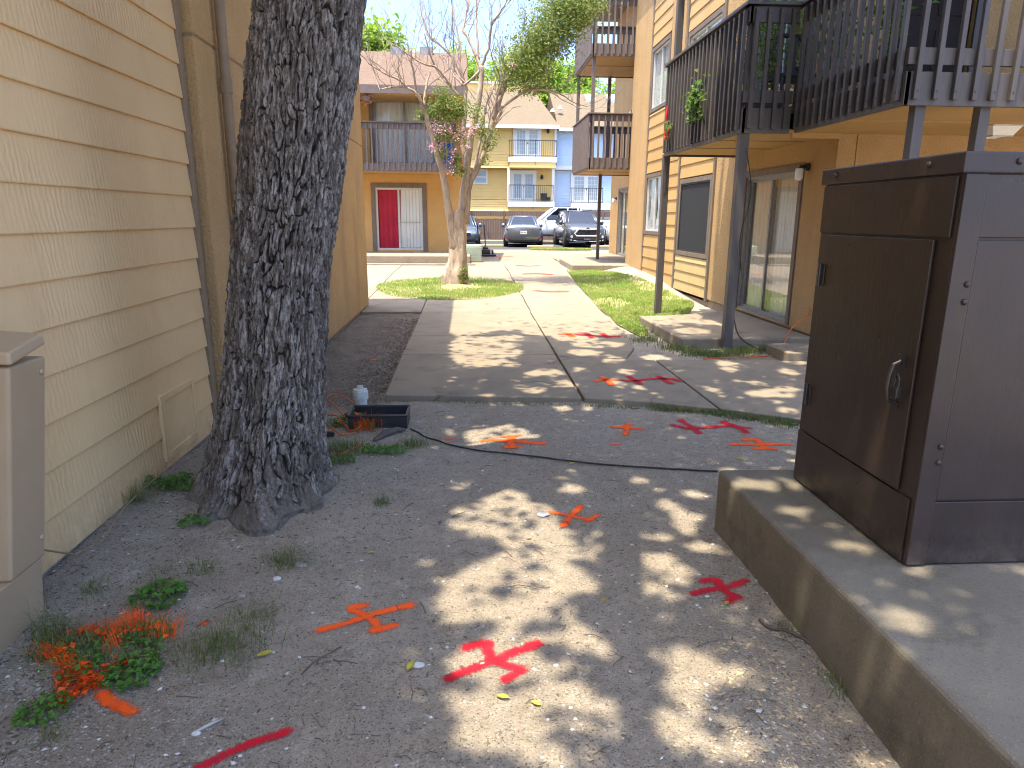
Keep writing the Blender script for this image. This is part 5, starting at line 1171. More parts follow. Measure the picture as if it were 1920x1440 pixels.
# -- slate blue sedan half hidden by the crape myrtle
sb_ = car((-.32, 37.2, .215), R(0), 'slate blue sedan half hidden behind the crape myrtle trunk', ST_SEDAN, (-1.25, 1.95, .80, .93, -.35, 1.0, .60, 1.42), MT['car_blue'], 'sedan', (-1.45, 1.42))
for s in (-1, 1): MB().prism([(s * .48, -2.36), (s * .78, -2.28), (s * .84, -2.1), (s * .72, -2.38), (s * .48, -2.42)], .60, .69).build('headlight', MT['head'], sb_)
MB().box(-.46, .46, -2.44, -2.38, .46, .64).build('grille', MT['trimblack'], sb_); MB().box(-.7, .7, -2.40, -2.30, .22, .36).build('bumper', MT['trimblack'], sb_, bevel=.03)
# -- white pickup, side on
ST_PU = [(-2.95, .80, .55, 1.02, 1.08, .74), (-2.80, .93, .46, 1.10, 1.17, .80), (-2.2, .99, .42, 1.14, 1.22, .84), (-1.45, 1.0, .40, 1.18, 1.24, .86), (-.9, 1.0, .40, 1.20, 1.24, .88), (.9, 1.0, .40, 1.20, 1.24, .88), (1.2, 1.0, .42, 1.24, 1.27, .92), (2.8, .99, .46, 1.25, 1.28, .93), (2.95, .96, .55, 1.22, 1.26, .9)]
pcx = at(958, 420, 39.3).x + 2.95
pu = car((pcx, 39.3, .215), R(-90), 'white crew cab pickup truck parked side on behind the SUV', ST_PU, (-1.55, 1.0, .90, 1.19, -.62, .85, .72, 1.90), MT['car_white'], 'pickup', (-1.85, 1.85), .42)
MB().box(-1.02, -.97, -1.3, 1.3, .40, .50).box(.97, 1.02, -1.3, 1.3, .40, .50).build('running_board', MT['trimblack'], pu)
# -- white car at the far right edge
wc = car((8.35, 36.2, .215), math.pi, 'white car just showing past the far right building corner', ST_SEDAN, (-1.25, 1.95, .80, .93, -.35, 1.0, .60, 1.42), MT['car_white'], 'sedan', (-1.45, 1.42))
for s in (-1, 1): MB().prism([(s * .42, 2.40), (s * .80, 2.36), (s * .86, 2.1), (s * .9, 2.3), (s * .42, 2.462)], .74, .90).build('tail_lamp', MT['tail'], wc)
for k, (px, py, lab) in enumerate(((925, 463, 'yellowed concrete wheel stop left of the grey sedan'), (1018, 465, 'yellowed concrete wheel stop between the grey sedan and the SUV'), (1137, 465, 'yellowed concrete wheel stop right of the SUV'))):
    q = at_ground(px, py); MB().prism([(q.x - .75, q.y - .1), (q.x + .5, q.y - .1), (q.x + .5, q.y + .08), (q.x - .75, q.y + .08)], .21, .33).thing('wheel_stop', MT['yellow_paint'], (q.x, q.y, .215), lab, 'wheel stop', 'wheel stops', bevel=.03)

# ---- air conditioner and the machine beside the orange building
ac = empty('air_conditioner', (.12, 21.9, .245), 'pale green ribbed air conditioner beside the crape myrtle trunk', 'air conditioner')
MT['ac'] = plain('pale green enamel', (.40, .46, .34), (.33, .39, .29), 6, .5, .3)
MB().box(-.2, .42, 21.6, 22.2, .25, .78).build('casing', MT['ac'], ac, bevel=.03)
for k in range(8): MB().box(-.205, .425, 21.592, 22.205, .30 + k * .055, .318 + k * .055).build('louvre', MT['ac'], ac)
mc = empty('walk_behind_machine', (.62, 25.0, .245), 'dark walk-behind machine with tall handles on the far path', 'machine')
MB().box(.30, 1.0, 24.7, 25.3, .27, .33).build('base_plate', MT['black_plastic'], mc, bevel=.02)
MB().box(.46, .80, 24.82, 25.12, .33, .50).build('engine', MT['steel_dark'], mc, bevel=.03)
MB().lathe((.63, 24.97, .50), [(.10, 0), (.11, .05), (.05, .10)], 12).build('starter_cover', MT['black_plastic'], mc)
MB().box(.1, .32, 24.8, 25.1, .42, .52).build('fuel_tank', MT['red_paint'], mc, bevel=.02)
for s in (-.12, .12): MB().tube([(.52 + s, 25.1, .33), (.50 + s, 25.3, .9), (.47 + s, 25.45, 1.35)], .022, 6).build('handle', MT['steel_dark'], mc)
for s in (.36, .88): MB().lathe((s, 24.95, .36), [(.02, -.03), (.12, -.03), (.12, .03), (.02, .03)], 14, 'x').build('wheel', MT['tyre'], mc)

# ================================================================ BALCONY THINGS
def clump(name, label, cat, pts, size, mat, aspect=.6, upb=.6, seed=1, base=None, group=None):
    P = np.asarray(pts, float); b = base or tuple(P.mean(0))
    o = empty(name, b, label, cat, group); leaves('leaves', P, size, mat, o, aspect, upb, seed=seed); return o
def pot_plant(x, y, z, h, r, n, label, seed):
    rg = np.random.default_rng(seed); o = empty('potted_plant', (x, y, z), label, 'plant')
    MB().lathe((x, y, z), [(.10, 0), (.13, .2), (.145, .24), (.12, .24)], 14).build('pot', MT['trim'], o, smooth=True)
    st_ = MB()
    for k in range(7):
        a = rg.uniform(0, 6.28); st_.tube([(x, y, z + .2), (x + .3 * r * math.cos(a), y + .3 * r * math.sin(a), z + .2 + h * .5), (x + r * .7 * math.cos(a), y + r * .7 * math.sin(a), z + .2 + h)], .006, 5)
    st_.build('stems', MT['twig_dead'], o)
    P = rg.normal(size=(n, 3)) * np.array([r * .55, r * .55, h * .3]) + np.array([x, y, z + .22 + h * .6])
    leaves('foliage', P, .085, MT['leaf_pot'], o, .6, .5, seed=seed)
DZ = 2.825
pot_plant(3.62, 8.75, DZ, .85, .22, 230, 'leafy potted plant behind the near balcony front slats', 41)
pot_plant(4.05, 8.02, DZ, .8, .22, 230, 'leafy potted plant beside the balcony chair', 42)
pot_plant(4.15, 7.3, DZ, .9, .25, 260, 'leafy potted plant in the middle of the near balcony', 43)
pot_plant(3.45, 9.3, DZ, .7, .2, 200, 'low potted plant against the long slatted side of the near balcony', 44)
P = rng.normal(size=(120, 3)) * np.array([.06, .14, .13]) + np.array(atx(1302, 190, 3.04)); P[:, 0] = np.minimum(P[:, 0], 3.07)
vine = clump('trailing_plant', 'green leafy branch poking out through the balcony slats', 'plant', P, .10, MT['leaf_pot'], .65, .5, 45)
q = atx(1252, 232, 3.05)
rd = empty('hanging_ornament', (3.05, q.y, q.z), 'red hanging ornament with leaves at the far corner of the near balcony', 'ornament')
MB().tube([atx(1252, 198, 3.06), atx(1250, 215, 3.05), atx(1249, 234, 3.05)], [.012, .022, .014], 8).build('strap', MT['red_paint'], rd)
ring = [(3.04, q.y + .09 * math.cos(a) , q.z - .13 + .09 * math.sin(a)) for a in np.linspace(0, 2 * math.pi, 17)]
MB().tube(ring, .02, 8).build('ring', MT['red_paint'], rd)
leaves('leaves', rng.normal(size=(40, 3)) * np.array([.02, .06, .06]) + np.array([3.03, q.y - .10, q.z - .08]), .06, MT['leaf_pot'], rd, .7, .4, seed=46)
chx, chy = 3.95, 8.75
ch = empty('patio_chair', (chx, chy, DZ), 'black slat back chair on the near balcony', 'chair')
MB().box(chx - .24, chx + .24, chy - .22, chy + .24, DZ + .42, DZ + .46).build('seat', MT['black_metal'], ch, bevel=.01)
for a in (-.22, .22):
    for b in (-.2, .22): MB().tube([(chx + a, chy + b, DZ), (chx + a, chy + b, DZ + (.95 if b > 0 else .44))], .016, 8).build('leg', MT['black_metal'], ch)
MB().tube([(chx - .24, chy + .22, DZ + .86), (chx - .12, chy + .24, DZ + .97), (chx + .12, chy + .24, DZ + .97), (chx + .24, chy + .22, DZ + .86)], .028, 8).build('back_rail', MT['black_metal'], ch)
for k in range(5): MB().box(chx - .19 + k * .09, chx - .15 + k * .09, chy + .22, chy + .235, DZ + .46, DZ + .95).build('back_slat', MT['black_metal'], ch)
# plant box and small things on the orange balcony
hb = empty('hanging_planter', at(688, 186, 21.5), 'small dried pink hanging planter under the left eave of the orange building', 'planter')
MB().lathe(at(688, 190, 21.5), [(.12, 0), (.16, .10), (.16, .12)], 12).build('basket', MT['trim'], hb)
leaves('dried_flowers', rng.normal(size=(90, 3)) * .09 + np.array(at(688, 186, 21.5)), .06, plain('dried petals', (.45, .16, .12), (.35, .12, .1), 9, .9), hb, .7, .4, seed=47)
MB().tube([at(688, 186, 21.5), at(688, 172, 21.5)], .004, 4).build('wire', MT['black_metal'], hb)
bb = at(841, 272, 22.2); MB().box(bb.x - .14, bb.x + .14, 22.05, 22.3, zb + .25, bb.z + .06).thing('storage_bin', plain('blue plastic', (.02, .10, .42), (.02, .08, .35), 5, .4), (bb.x, 22.2, zb + .25), 'small blue bin behind the orange building balcony slats', 'bin', bevel=.02)

# ================================================================ GROUND THINGS
def in_slab(x, y):
    for p in SLABS:
        if bool(inpoly(np.array(x), np.array(y), p)): return True
    return False
def ztop(x, y): return float(rise(y)) + .046 if in_slab(x, y) else g1(x, y)
def on_ground(px, py):
    p = gp(px, py, .0)
    for _ in range(4): p = gp(px, py, ztop(p.x, p.y))
    return p

# white clean-out pipe
q = on_ground(677, 768); zq = q.z - .005
wp = empty('cleanout_pipe', (q.x, q.y, zq), 'white capped clean-out pipe standing by the dirt strip', 'pipe')
MB().lathe((q.x, q.y, zq), [(.055, 0), (.055, .10), (.066, .102), (.066, .165), (.060, .175)], 20).build('pipe', MT['white_pvc'], wp, smooth=False)
MB().lathe((q.x, q.y, zq), [(.060, .173), (.058, .185), (.03, .188)], 20).box(q.x - .022, q.x + .022, q.y - .022, q.y + .022, zq + .185, zq + .215).build('cap', MT['white_pvc'], wp)
# black open tub
ta, tb_, tc, td = on_ground(640, 806), on_ground(765, 812), on_ground(752, 778), on_ground(655, 778)
bt = empty('plastic_tub', (-.72, 5.3, g1(-.72, 5.3)), 'open black plastic tub half buried next to the white pipe', 'tub')
xa, xb, ya, yb, z0, z1 = -.93, -.48, 5.14, 5.42, g1(-.72, 5.3) - .03, g1(-.72, 5.3) + .10
b = MB()
for (x0, x1, y0, y1) in ((xa, xb, ya, ya + .014), (xa, xb, yb - .014, yb), (xa, xa + .014, ya + .014, yb - .014), (xb - .014, xb, ya + .014, yb - .014)): b.box(x0, x1, y0, y1, z0, z1)
b.build('side', MT['black_plastic'], bt)
MB().box(xa + .014, xb - .014, ya + .014, yb - .014, z0, z0 + .05).build('bottom', MT['black_plastic'], bt)
MB().tube([(xa, ya, z1), (xb, ya, z1), (xb, yb, z1), (xa, yb, z1), (xa, ya, z1)], .012, 8).build('rim', MT['black_plastic'], bt)
# stump of root / broken log
sp = [on_ground(702, 828) + Vector((0, 0, .01)), on_ground(722, 818) + Vector((0, 0, .022)), on_ground(745, 810) + Vector((0, 0, .02)), on_ground(760, 808) + Vector((0, 0, .01))]
MB().tube(sp, [.015, .028, .024, .012], 5).thing('broken_root', MT['twig_dead'], sp[1], 'short broken root lying against the black tub', 'root', smooth=True)
# black cable on the dirt
def ground_line(pxs, off): return [on_ground(px, py) + Vector((0, 0, off)) for px, py in pxs]
def smooth(P, k=5):
    out = []
    for i in range(len(P) - 1):
        p0, p1, p2, p3 = P[max(i - 1, 0)], P[i], P[i + 1], P[min(i + 2, len(P) - 1)]
        for s in range(k):
            t = s / k; out.append(.5 * ((2 * p1) + (p2 - p0) * t + (2 * p0 - 5 * p1 + 4 * p2 - p3) * t * t + (3 * p1 - p0 - 3 * p2 + p3) * t ** 3))
    return out + [P[-1]]
def drape(P, off):
    return [Vector((p.x, p.y, max(p.z, ztop(p.x, p.y) + off))) for p in P]
cbp = drape(smooth(ground_line([(770, 806), (800, 822), (840, 835), (900, 847), (960, 853), (1040, 863), (1130, 873), (1220, 879), (1300, 884), (1345, 886)], .009)), .008)
MB().tube(cbp, .006, 8).thing('ground_cable', MT['cord_black'], cbp[0], 'black cable lying across the dirt from the tub to the pad', 'cable', smooth=True)
oc = empty('extension_cord', on_ground(640, 800), 'tangled orange cord in the weeds right of the big trunk', 'cord')
for pts, hh in (([(606, 752), (625, 745), (650, 744), (668, 750), (672, 765)], .10), ([(606, 742), (630, 765), (650, 782), (668, 790), (680, 786)], .08), ([(606, 775), (630, 778), (645, 788), (660, 798), (678, 795)], .06), ([(606, 850), (640, 845), (660, 832), (680, 818)], .03), ([(606, 795), (625, 800), (640, 806), (665, 800)], .04)):
    P = [on_ground(px, py + 14) for px, py in pts]; P = [p + Vector((0, 0, hh * (.6 + .4 * math.sin(i * 1.7)))) for i, p in enumerate(P)]
    MB().tube(smooth(P), .0055, 6).build('cord_loop', MT['cord_orange'], oc, smooth=True)
MB().box(-1.05, -.99, 4.88, 4.92, g1(-1, 4.9) + .01, g1(-1, 4.9) + .05).build('plug', MT['steel_dark'], oc, bevel=.006)
# cords at the right patio
P = smooth([Vector((3.27, 8.30, 1.35)), Vector((3.34, 8.55, .75)), Vector((3.36, 8.45, .35)), Vector((3.38, 8.25, .16)), Vector((3.55, 8.1, .06)), Vector((3.75, 7.95, .03)), Vector((3.9, 7.7, .02))])
MB().tube(P, .009, 6).thing('power_cord', MT['cord_black'], (3.4, 8.3, 0), 'black cord looping down the near balcony post', 'cord', smooth=True)
P = smooth([Vector((3.20, 8.13, 2.4)), Vector((3.30, 8.12, 1.9)), Vector((3.22, 8.13, 1.4)), Vector((3.27, 8.15, 1.0))])
MB().tube(P, .006, 6).thing('power_cord', MT['cord_black'], (3.2, 8.1, 1), 'thin black cord taped along the upper near balcony post', 'cord', smooth=True)
P = smooth([Vector((4.35, 8.5, .5)), Vector((4.25, 8.35, .42)), Vector((4.0, 8.2, .30)), Vector((3.88, 8.12, .12)), Vector((3.85, 8.1, .03))])
MB().tube(P, .008, 6).thing('power_cord', MT['cord_orange'], (4.1, 8.3, 0), 'orange cord arching over the step by the near patio', 'cord', smooth=True)
P = drape(smooth([Vector((2.7, 7.62, .03)), Vector((3.0, 7.68, .03)), Vector((3.35, 7.72, .03)), Vector((3.7, 7.85, .03))]), .01)
MB().tube(P, .008, 6).thing('power_cord', MT['paint_red'] if False else MT['cord_orange'], (3, 7.6, 0), 'orange cord lying along the slab edge by the balcony post', 'cord', smooth=True)

# ---- spray painted utility marks
def strokes(lst):
    Vs, Fs, Cs = [], [], []
    for pts, w in lst:
        P = [on_ground(px, py) for px, py in pts]
        if len(P) == 1: P = [P[0] + Vector((-w * .6, 0, 0)), P[0] + Vector((w * .6, 0, 0))]
        if len(P) > 2: P = smooth(P, 3)
        D = [0.0]
        for a, b in zip(P, P[1:]): D.append(D[-1] + (b - a).length)
        tot = D[-1]; n = max(4, int(tot / .012)); S = []
        for i in range(-2, n + 3):
            s = tot * i / n; 
            if s <= 0: p = P[0] + (P[1] - P[0]).normalized() * s
            elif s >= tot: p = P[-1] + (P[-1] - P[-2]).normalized() * (s - tot)
            else:
                k = max(j for j in range(len(D)) if D[j] <= s); k = min(k, len(P) - 2); p = P[k].lerp(P[k + 1], (s - D[k]) / max(1e-6, D[k + 1] - D[k]))
            S.append((p, s))
        base = len(Vs); M_ = 8
        for i, (p, s) in enumerate(S):
            t = (S[min(i + 1, len(S) - 1)][0] - S[max(i - 1, 0)][0]); t.z = 0; t.normalize(); nn = Vector((-t.y, t.x, 0))
            ww = 1.28 * w * (1 + .22 * math.sin(s * 23 + len(Vs)) * .5 + .15 * random.uniform(-1, 1))
            for j in range(M_ + 1):
                v = -1 + 2 * j / M_; X_, Y_ = p.x + nn.x * v * ww, p.y + nn.y * v * ww
                Vs.append((X_, Y_, ztop(X_, Y_) + .0045)); ec = min(1, max(0, (s + .02) / .03)) * min(1, max(0, (tot - s + .02) / .03))
                Cs.append(1.15 * max(0, 1 - abs(v) ** 1.35) * ec if abs(v) < .99 else -.6)
        for i in range(len(S) - 1):
            for j in range(M_): a = base + i * (M_ + 1) + j; Fs.append((a, a + M_ + 1, a + M_ + 2, a + 1))
    return Vs, Fs, Cs
def mark(label, lst, mat):
    Vs, Fs, Cs = strokes(lst); c = np.mean(np.array(Vs), 0)
    me = bpy.data.meshes.new('paint_mark'); me.from_pydata([tuple(np.array(v) - c) for v in Vs], [], Fs); me.update()
    a = me.attributes.new('cover', 'FLOAT', 'POINT'); a.data.foreach_set('value', np.array(Cs, np.float32)); me.materials.append(MT[mat])
    o = link('paint_mark', me); o.location = c; return tag(o, label, 'paint mark', 'sprayed utility marks')
W_ = .030
mark('orange sprayed cross on the dirt left of the big red cross', [([(597, 1184), (640, 1173), (690, 1156), (735, 1144), (775, 1135)], .022), ([(689, 1136), (655, 1142), (675, 1151), (700, 1164), (708, 1180)], .022), ([(694, 1186), (744, 1173)], .026)], 'paint_orange')
mark('big red sprayed cross in the sunlit dirt in front', [([(836, 1277), (880, 1258), (930, 1238), (975, 1220), (1012, 1206)], .028), ([(868, 1218), (915, 1207), (914, 1222), (932, 1242), (960, 1252), (980, 1256)], .026), ([(981, 1256), (944, 1277)], .026)], 'paint_red')
mark('orange sprayed cross with a hooked end beside a white stone', [([(1029, 961), (1060, 966), (1092, 973), (1112, 976)], .022), ([(1100, 979), (1122, 966)], .024), ([(1090, 949), (1074, 966), (1056, 988)], .024)], 'paint_orange')
mark('dark red sprayed cross close to the concrete pad', [([(1296, 1115), (1330, 1107), (1350, 1104), (1375, 1100), (1402, 1089)], .024), ([(1313, 1091), (1343, 1089), (1352, 1104), (1372, 1116), (1390, 1122)], .024), ([(1364, 1129), (1384, 1119)], .028)], 'paint_red')
mark('wide orange sprayed mark in the sun beside the ground cable', [([(902, 828), (940, 827), (980, 829), (1022, 832)], .034), ([(938, 820), (976, 817)], .03), ([(962, 817), (958, 830), (965, 840)], .035), ([(945, 839), (978, 839)], .03)], 'paint_orange')
mark('small orange sprayed dot left of the ground cable sun patch', [([(836, 824), (852, 824)], .025)], 'paint_orange')
mark('small orange sprayed plus sign in front of the slabs', [([(1147, 801), (1175, 803), (1204, 804)], .030), ([(1180, 794), (1175, 804), (1173, 817)], .030)], 'paint_orange')
mark('small orange sprayed dash below the orange plus sign', [([(1146, 833), (1162, 833)], .022)], 'paint_orange')
mark('long dark red double cross on the dirt before the slab edge', [([(1258, 797), (1292, 804), (1330, 802), (1368, 799), (1408, 804)], .034), ([(1275, 787), (1293, 799), (1312, 814)], .034), ([(1352, 791), (1378, 800), (1402, 813)], .030), ([(1356, 790), (1366, 797)], .03)], 'paint_red')
mark('orange sprayed cross next to the brown cabinet', [([(1367, 833), (1420, 834), (1484, 834)], .028), ([(1391, 825), (1418, 825), (1430, 838), (1455, 843)], .030), ([(1412, 841), (1455, 843)], .030)], 'paint_orange')
mark('orange sprayed x on the near right slab', [([(1114, 716), (1137, 713), (1159, 712)], .040), ([(1128, 707), (1137, 713), (1148, 723)], .040)], 'paint_orange')
mark('dark red double x on the near right slab', [([(1164, 713), (1190, 715), (1216, 711), (1245, 711), (1262, 711), (1278, 716)], .038), ([(1178, 706), (1188, 712), (1202, 721)], .040), ([(1233, 705), (1243, 711), (1259, 720)], .040)], 'paint_red')
mark('orange start of the sprayed line across the path at the shade edge', [([(1048, 626), (1076, 629)], .055), ([(1064, 625), (1074, 632)], .055)], 'paint_orange')
mark('red sprayed line across the path at the shade edge', [([(1078, 627), (1120, 630), (1164, 631)], .055), ([(1098, 624), (1110, 633)], .05), ([(1128, 625), (1142, 634)], .05)], 'paint_red')
mark('faded red sprayed line across the sunny path by the grass oval', [([(1004, 545), (1030, 547), (1066, 547)], .08)], 'paint_coral')
mark('faded red sprayed line across the path behind the grass oval', [([(980, 514), (1005, 513), (1036, 515)], .09)], 'paint_coral')
mark('faded red sprayed line farther along the path', [([(968, 497), (990, 499), (1012, 498)], .10)], 'paint_coral')
mark('thin red sprayed line beside the walk-behind machine', [([(912, 481), (935, 481), (962, 481)], .10)], 'paint_coral')
mark('dark red sprayed line at the bottom left edge of the ground', [([(365, 1446), (400, 1428), (440, 1409), (480, 1392), (515, 1382), (545, 1369)], .020)], 'paint_red')
mark('small orange sprayed dot right of the painted weeds', [([(378, 1171), (390, 1170)], .016)], 'paint_orange')
mark('small orange fleck on the dark dirt strip beyond the trunk', [([(694, 674), (706, 674)], .035)], 'paint_orange')
mark('orange sprayed streaks under the painted weeds', [([(190, 1300), (210, 1320), (252, 1338)], .026), ([(110, 1232), (150, 1260), (190, 1290)], .022), ([(200, 1205), (235, 1190), (260, 1165)], .022), ([(112, 1320), (150, 1290), (175, 1275)], .018), ([(140, 1188), (200, 1190), (270, 1195), (330, 1190)], .015)], 'paint_orange')

# ---- weeds and grass tufts
def weed(px, py, r, n, size, label, seed, mat='leaf_weed', h=.05, painted=0, tall=0):
    c = on_ground(px, py); rg = np.random.default_rng(seed); o = empty('weed_clump', c, label, 'weed', 'weeds on the bare dirt')
    a = rg.uniform(0, 6.28, n); rad_ = r * np.sqrt(rg.random(n)); X_ = c.x + rad_ * np.cos(a); Y_ = c.y + rad_ * np.sin(a)
    Z_ = G(X_, Y_) + .012 + h * rg.random(n) * (1 - .5 * rad_ / r)
    P = np.stack([X_, Y_, Z_], 1); leaves('leaves', P, size, MT[mat], o, .75, 1.2, seed=seed)
    if tall:
        k = rg.integers(0, n, tall); Vb, T = blades(np.stack([X_[k], Y_[k], G(X_[k], Y_[k])], 1), .09, .0022, seed, 1.2)
        link('blades', np_mesh('blades', Vb - np.array(c), T, MT['grass_dark']), o)['kind'] = 'stuff'
    if painted:
        k = rg.integers(0, n, painted); leaves('painted_leaves', P[k] + np.array([0, 0, .012]), size * 1.05, MT['orange_leaf'], o, .75, 1.2, seed=seed + 1)
    return o
def tuft(px, py, r, n, h, label, seed, mat='grass_dark', painted=0):
    c = on_ground(px, py); rg = np.random.default_rng(seed); o = empty('grass_tuft', c, label, 'grass tuft', 'grass tufts on the bare dirt')
    def mk(k, m_, nm, s):
        P = rg.normal(size=(k, 2)) * r * .5 + np.array([c.x, c.y]); Vb, T = blades(np.column_stack([P, G(P[:, 0], P[:, 1])]), h, .0016, s, 1.5)
        link(nm, np_mesh(nm, Vb - np.array(c), T, m_), o)['kind'] = 'stuff'
    mk(n, MT[mat], 'blades', seed)
    if painted: mk(painted, MT['orange_leaf'], 'painted_blades', seed + 1)
    return o
weed(300, 1125, .11, 240, .027, 'dense dark green weed above the painted weeds', 51)
weed(215, 1235, .17, 260, .024, 'largest weed patch near the foot of the utility box', 52, tall=90)
weed(250, 1270, .10, 200, .028, 'round leaved weed in the middle of the painted patch', 53)
weed(130, 1262, .10, 50, .026, 'thin weed close to the utility box under the orange paint', 54)
weed(85, 1340, .085, 190, .023, 'small green weed at the bottom left', 55)
weed(290, 1190, .08, 60, .022, 'thin weed topping the orange painted patch', 56, tall=40)
weed(335, 915, .10, 60, .05, 'broad leaved weed against the siding left of the trunk', 57, h=.08, tall=40)
weed(367, 985, .07, 40, .04, 'small rosette weed in front of the trunk root', 58, h=.05)
weed(705, 850, .10, 110, .032, 'leafy weed below the black tub', 59, h=.06)
weed(655, 795, .12, 130, .035, 'weed tangled with the orange cord', 60, h=.09, painted=14)
tuft(440, 1212, .16, 230, .075, 'wide grass tuft right of the orange painted weeds', 61)
tuft(370, 1225, .13, 150, .06, 'dry thin grass beside the painted weeds', 62)
tuft(480, 1158, .10, 90, .05, 'sparse grass tuft left of the orange cross', 63)
tuft(540, 1055, .12, 200, .06, 'grass tuft at the foot of the trunk beside a flat stone', 64)
tuft(262, 940, .07, 80, .13, 'tall grass tuft against the siding base', 65)
tuft(716, 945, .05, 70, .06, 'tiny grass tuft in the dirt right of the trunk', 66)
tuft(645, 845, .20, 420, .08, 'wide grass tuft right of the trunk around the orange cord', 67)
tuft(770, 836, .13, 260, .06, 'grass tuft beside the black tub corner', 68)
tuft(690, 803, .09, 150, .11, 'grass tuft sprayed bright orange in front of the black tub', 69, painted=170)
tuft(380, 1070, .07, 60, .05, 'small grass tuft between trunk and painted weeds', 70)
tuft(180, 1110, .09, 60, .05, 'sparse grass by the foot of the siding', 71)
tuft(100, 1200, .08, 110, .13, 'long grass leaning on the utility box', 72)
tuft(160, 1215, .14, 160, .07, 'loose grass between the utility box and the painted weeds', 73)
tuft(1598, 1290, .10, 170, .06, 'grass tuft against the front of the concrete pad', 75)
tuft(1478, 1180, .06, 50, .04, 'tiny grass tuft by the twig near the pad', 76)
tuft(95, 1385, .06, 40, .04, 'sparse grass at the bottom left corner', 77)
def along(lines, n, sp, seed):
    rg = np.random.default_rng(seed); out = []
    segs = [(on_ground(*a), on_ground(*b)) for l in lines for a, b in zip(l, l[1:])]; Ls = np.array([(b - a).length for a, b in segs])
    for k in rg.choice(len(segs), n, p=Ls / Ls.sum()):
        p = segs[k][0].lerp(segs[k][1], rg.random()); out.append((p.x + rg.normal() * sp, p.y + rg.normal() * sp))
    P = np.array(out); return np.column_stack([P, G(P[:, 0], P[:, 1])])
LN = [[(140, 1190), (200, 1192), (260, 1196), (325, 1190)], [(262, 1162), (235, 1190), (215, 1215)], [(85, 1236), (115, 1228), (150, 1262), (195, 1285)], [(245, 1240), (215, 1262), (175, 1278), (112, 1325)], [(110, 1300), (128, 1280), (120, 1265)]]
c0 = on_ground(180, 1250); pw = empty('painted_weeds', c0, 'weeds sprayed bright orange in a ragged cross near the utility box', 'weed')
Pb = along(LN, 1150, .018, 101); Vb, T = blades(Pb, .055, .0017, 101, 1.6); link('blades', np_mesh('blades', Vb - np.array(c0), T, MT['orange_leaf']), pw)['kind'] = 'stuff'
Pl = along(LN, 150, .022, 102) + np.array([0, 0, .03]); leaves('leaves', Pl, .026, MT['orange_leaf'], pw, .8, 1.5, seed=102)['kind'] = 'stuff'
weed(640, 868, .09, 70, .026, 'low weed right of the trunk base', 103, tall=50); weed(745, 850, .09, 90, .028, 'low weed patch in front of the broken root', 104)
weed(285, 910, .08, 60, .03, 'weed at the siding base left of the trunk', 105, tall=40); weed(95, 1225, .07, 60, .02, 'weed under the utility box', 106, tall=60)
tuft(600, 800, .12, 200, .08, 'grass tuft tight against the right side of the trunk', 107); tuft(300, 1080, .09, 60, .04, 'sparse grass left of the trunk roots', 108)
# grass along slab edges and round the balcony post
def edge_grass(name, pts, n, spread, h, seed, w=.003):
    P = [on_ground(px, py) for px, py in pts]; rg = np.random.default_rng(seed); out = []
    for _ in range(n):
        k = rg.integers(0, len(P) - 1); p = P[k].lerp(P[k + 1], rg.random()); out.append((p.x + rg.normal() * spread, p.y + rg.normal() * spread))
    out = np.array(out); Vb, T = blades(np.column_stack([out, [ztop(*p) if h > .05 else g1(*p) for p in out]]), h, w, seed, 1.3)
    o = link(name, np_mesh(name, Vb, T, MT['grass_dark'])); o['kind'] = 'stuff'; return o
edge_grass('edge_grass', [(1225, 767), (1290, 770), (1370, 781), (1440, 789), (1490, 798)], 1500, .05, .045, 81)
edge_grass('edge_grass', [(740, 750), (900, 757), (1095, 760), (1200, 766)], 350, .03, .03, 82)
edge_grass('edge_grass', [(1255, 650), (1300, 664), (1345, 668), (1400, 660), (1460, 655)], 3000, .10, .07, 83)
edge_grass('edge_grass', [(1195, 612), (1215, 625), (1225, 640), (1200, 640)], 900, .12, .06, 84)
edge_grass('edge_grass', [(795, 598), (788, 620), (770, 660)], 160, .05, .05, 85)
edge_grass('edge_grass', [(770, 596), (790, 597)], 120, .05, .04, 86)
P = np.column_stack([rng.uniform(-1.8, 1.2, 420), rng.uniform(1.7, 5.8, 420)]); P = P[(vnoise(P[:, 0] * 1.3, P[:, 1] * 1.3) > .12) & (P[:, 0] < .0)]
Vb, T = blades(np.column_stack([P, G(P[:, 0], P[:, 1])]), .035, .0016, 87, 1.6); o = link('sparse_grass', np_mesh('sparse_grass', Vb, T, MT['grass_dark'])); o['kind'] = 'stuff'

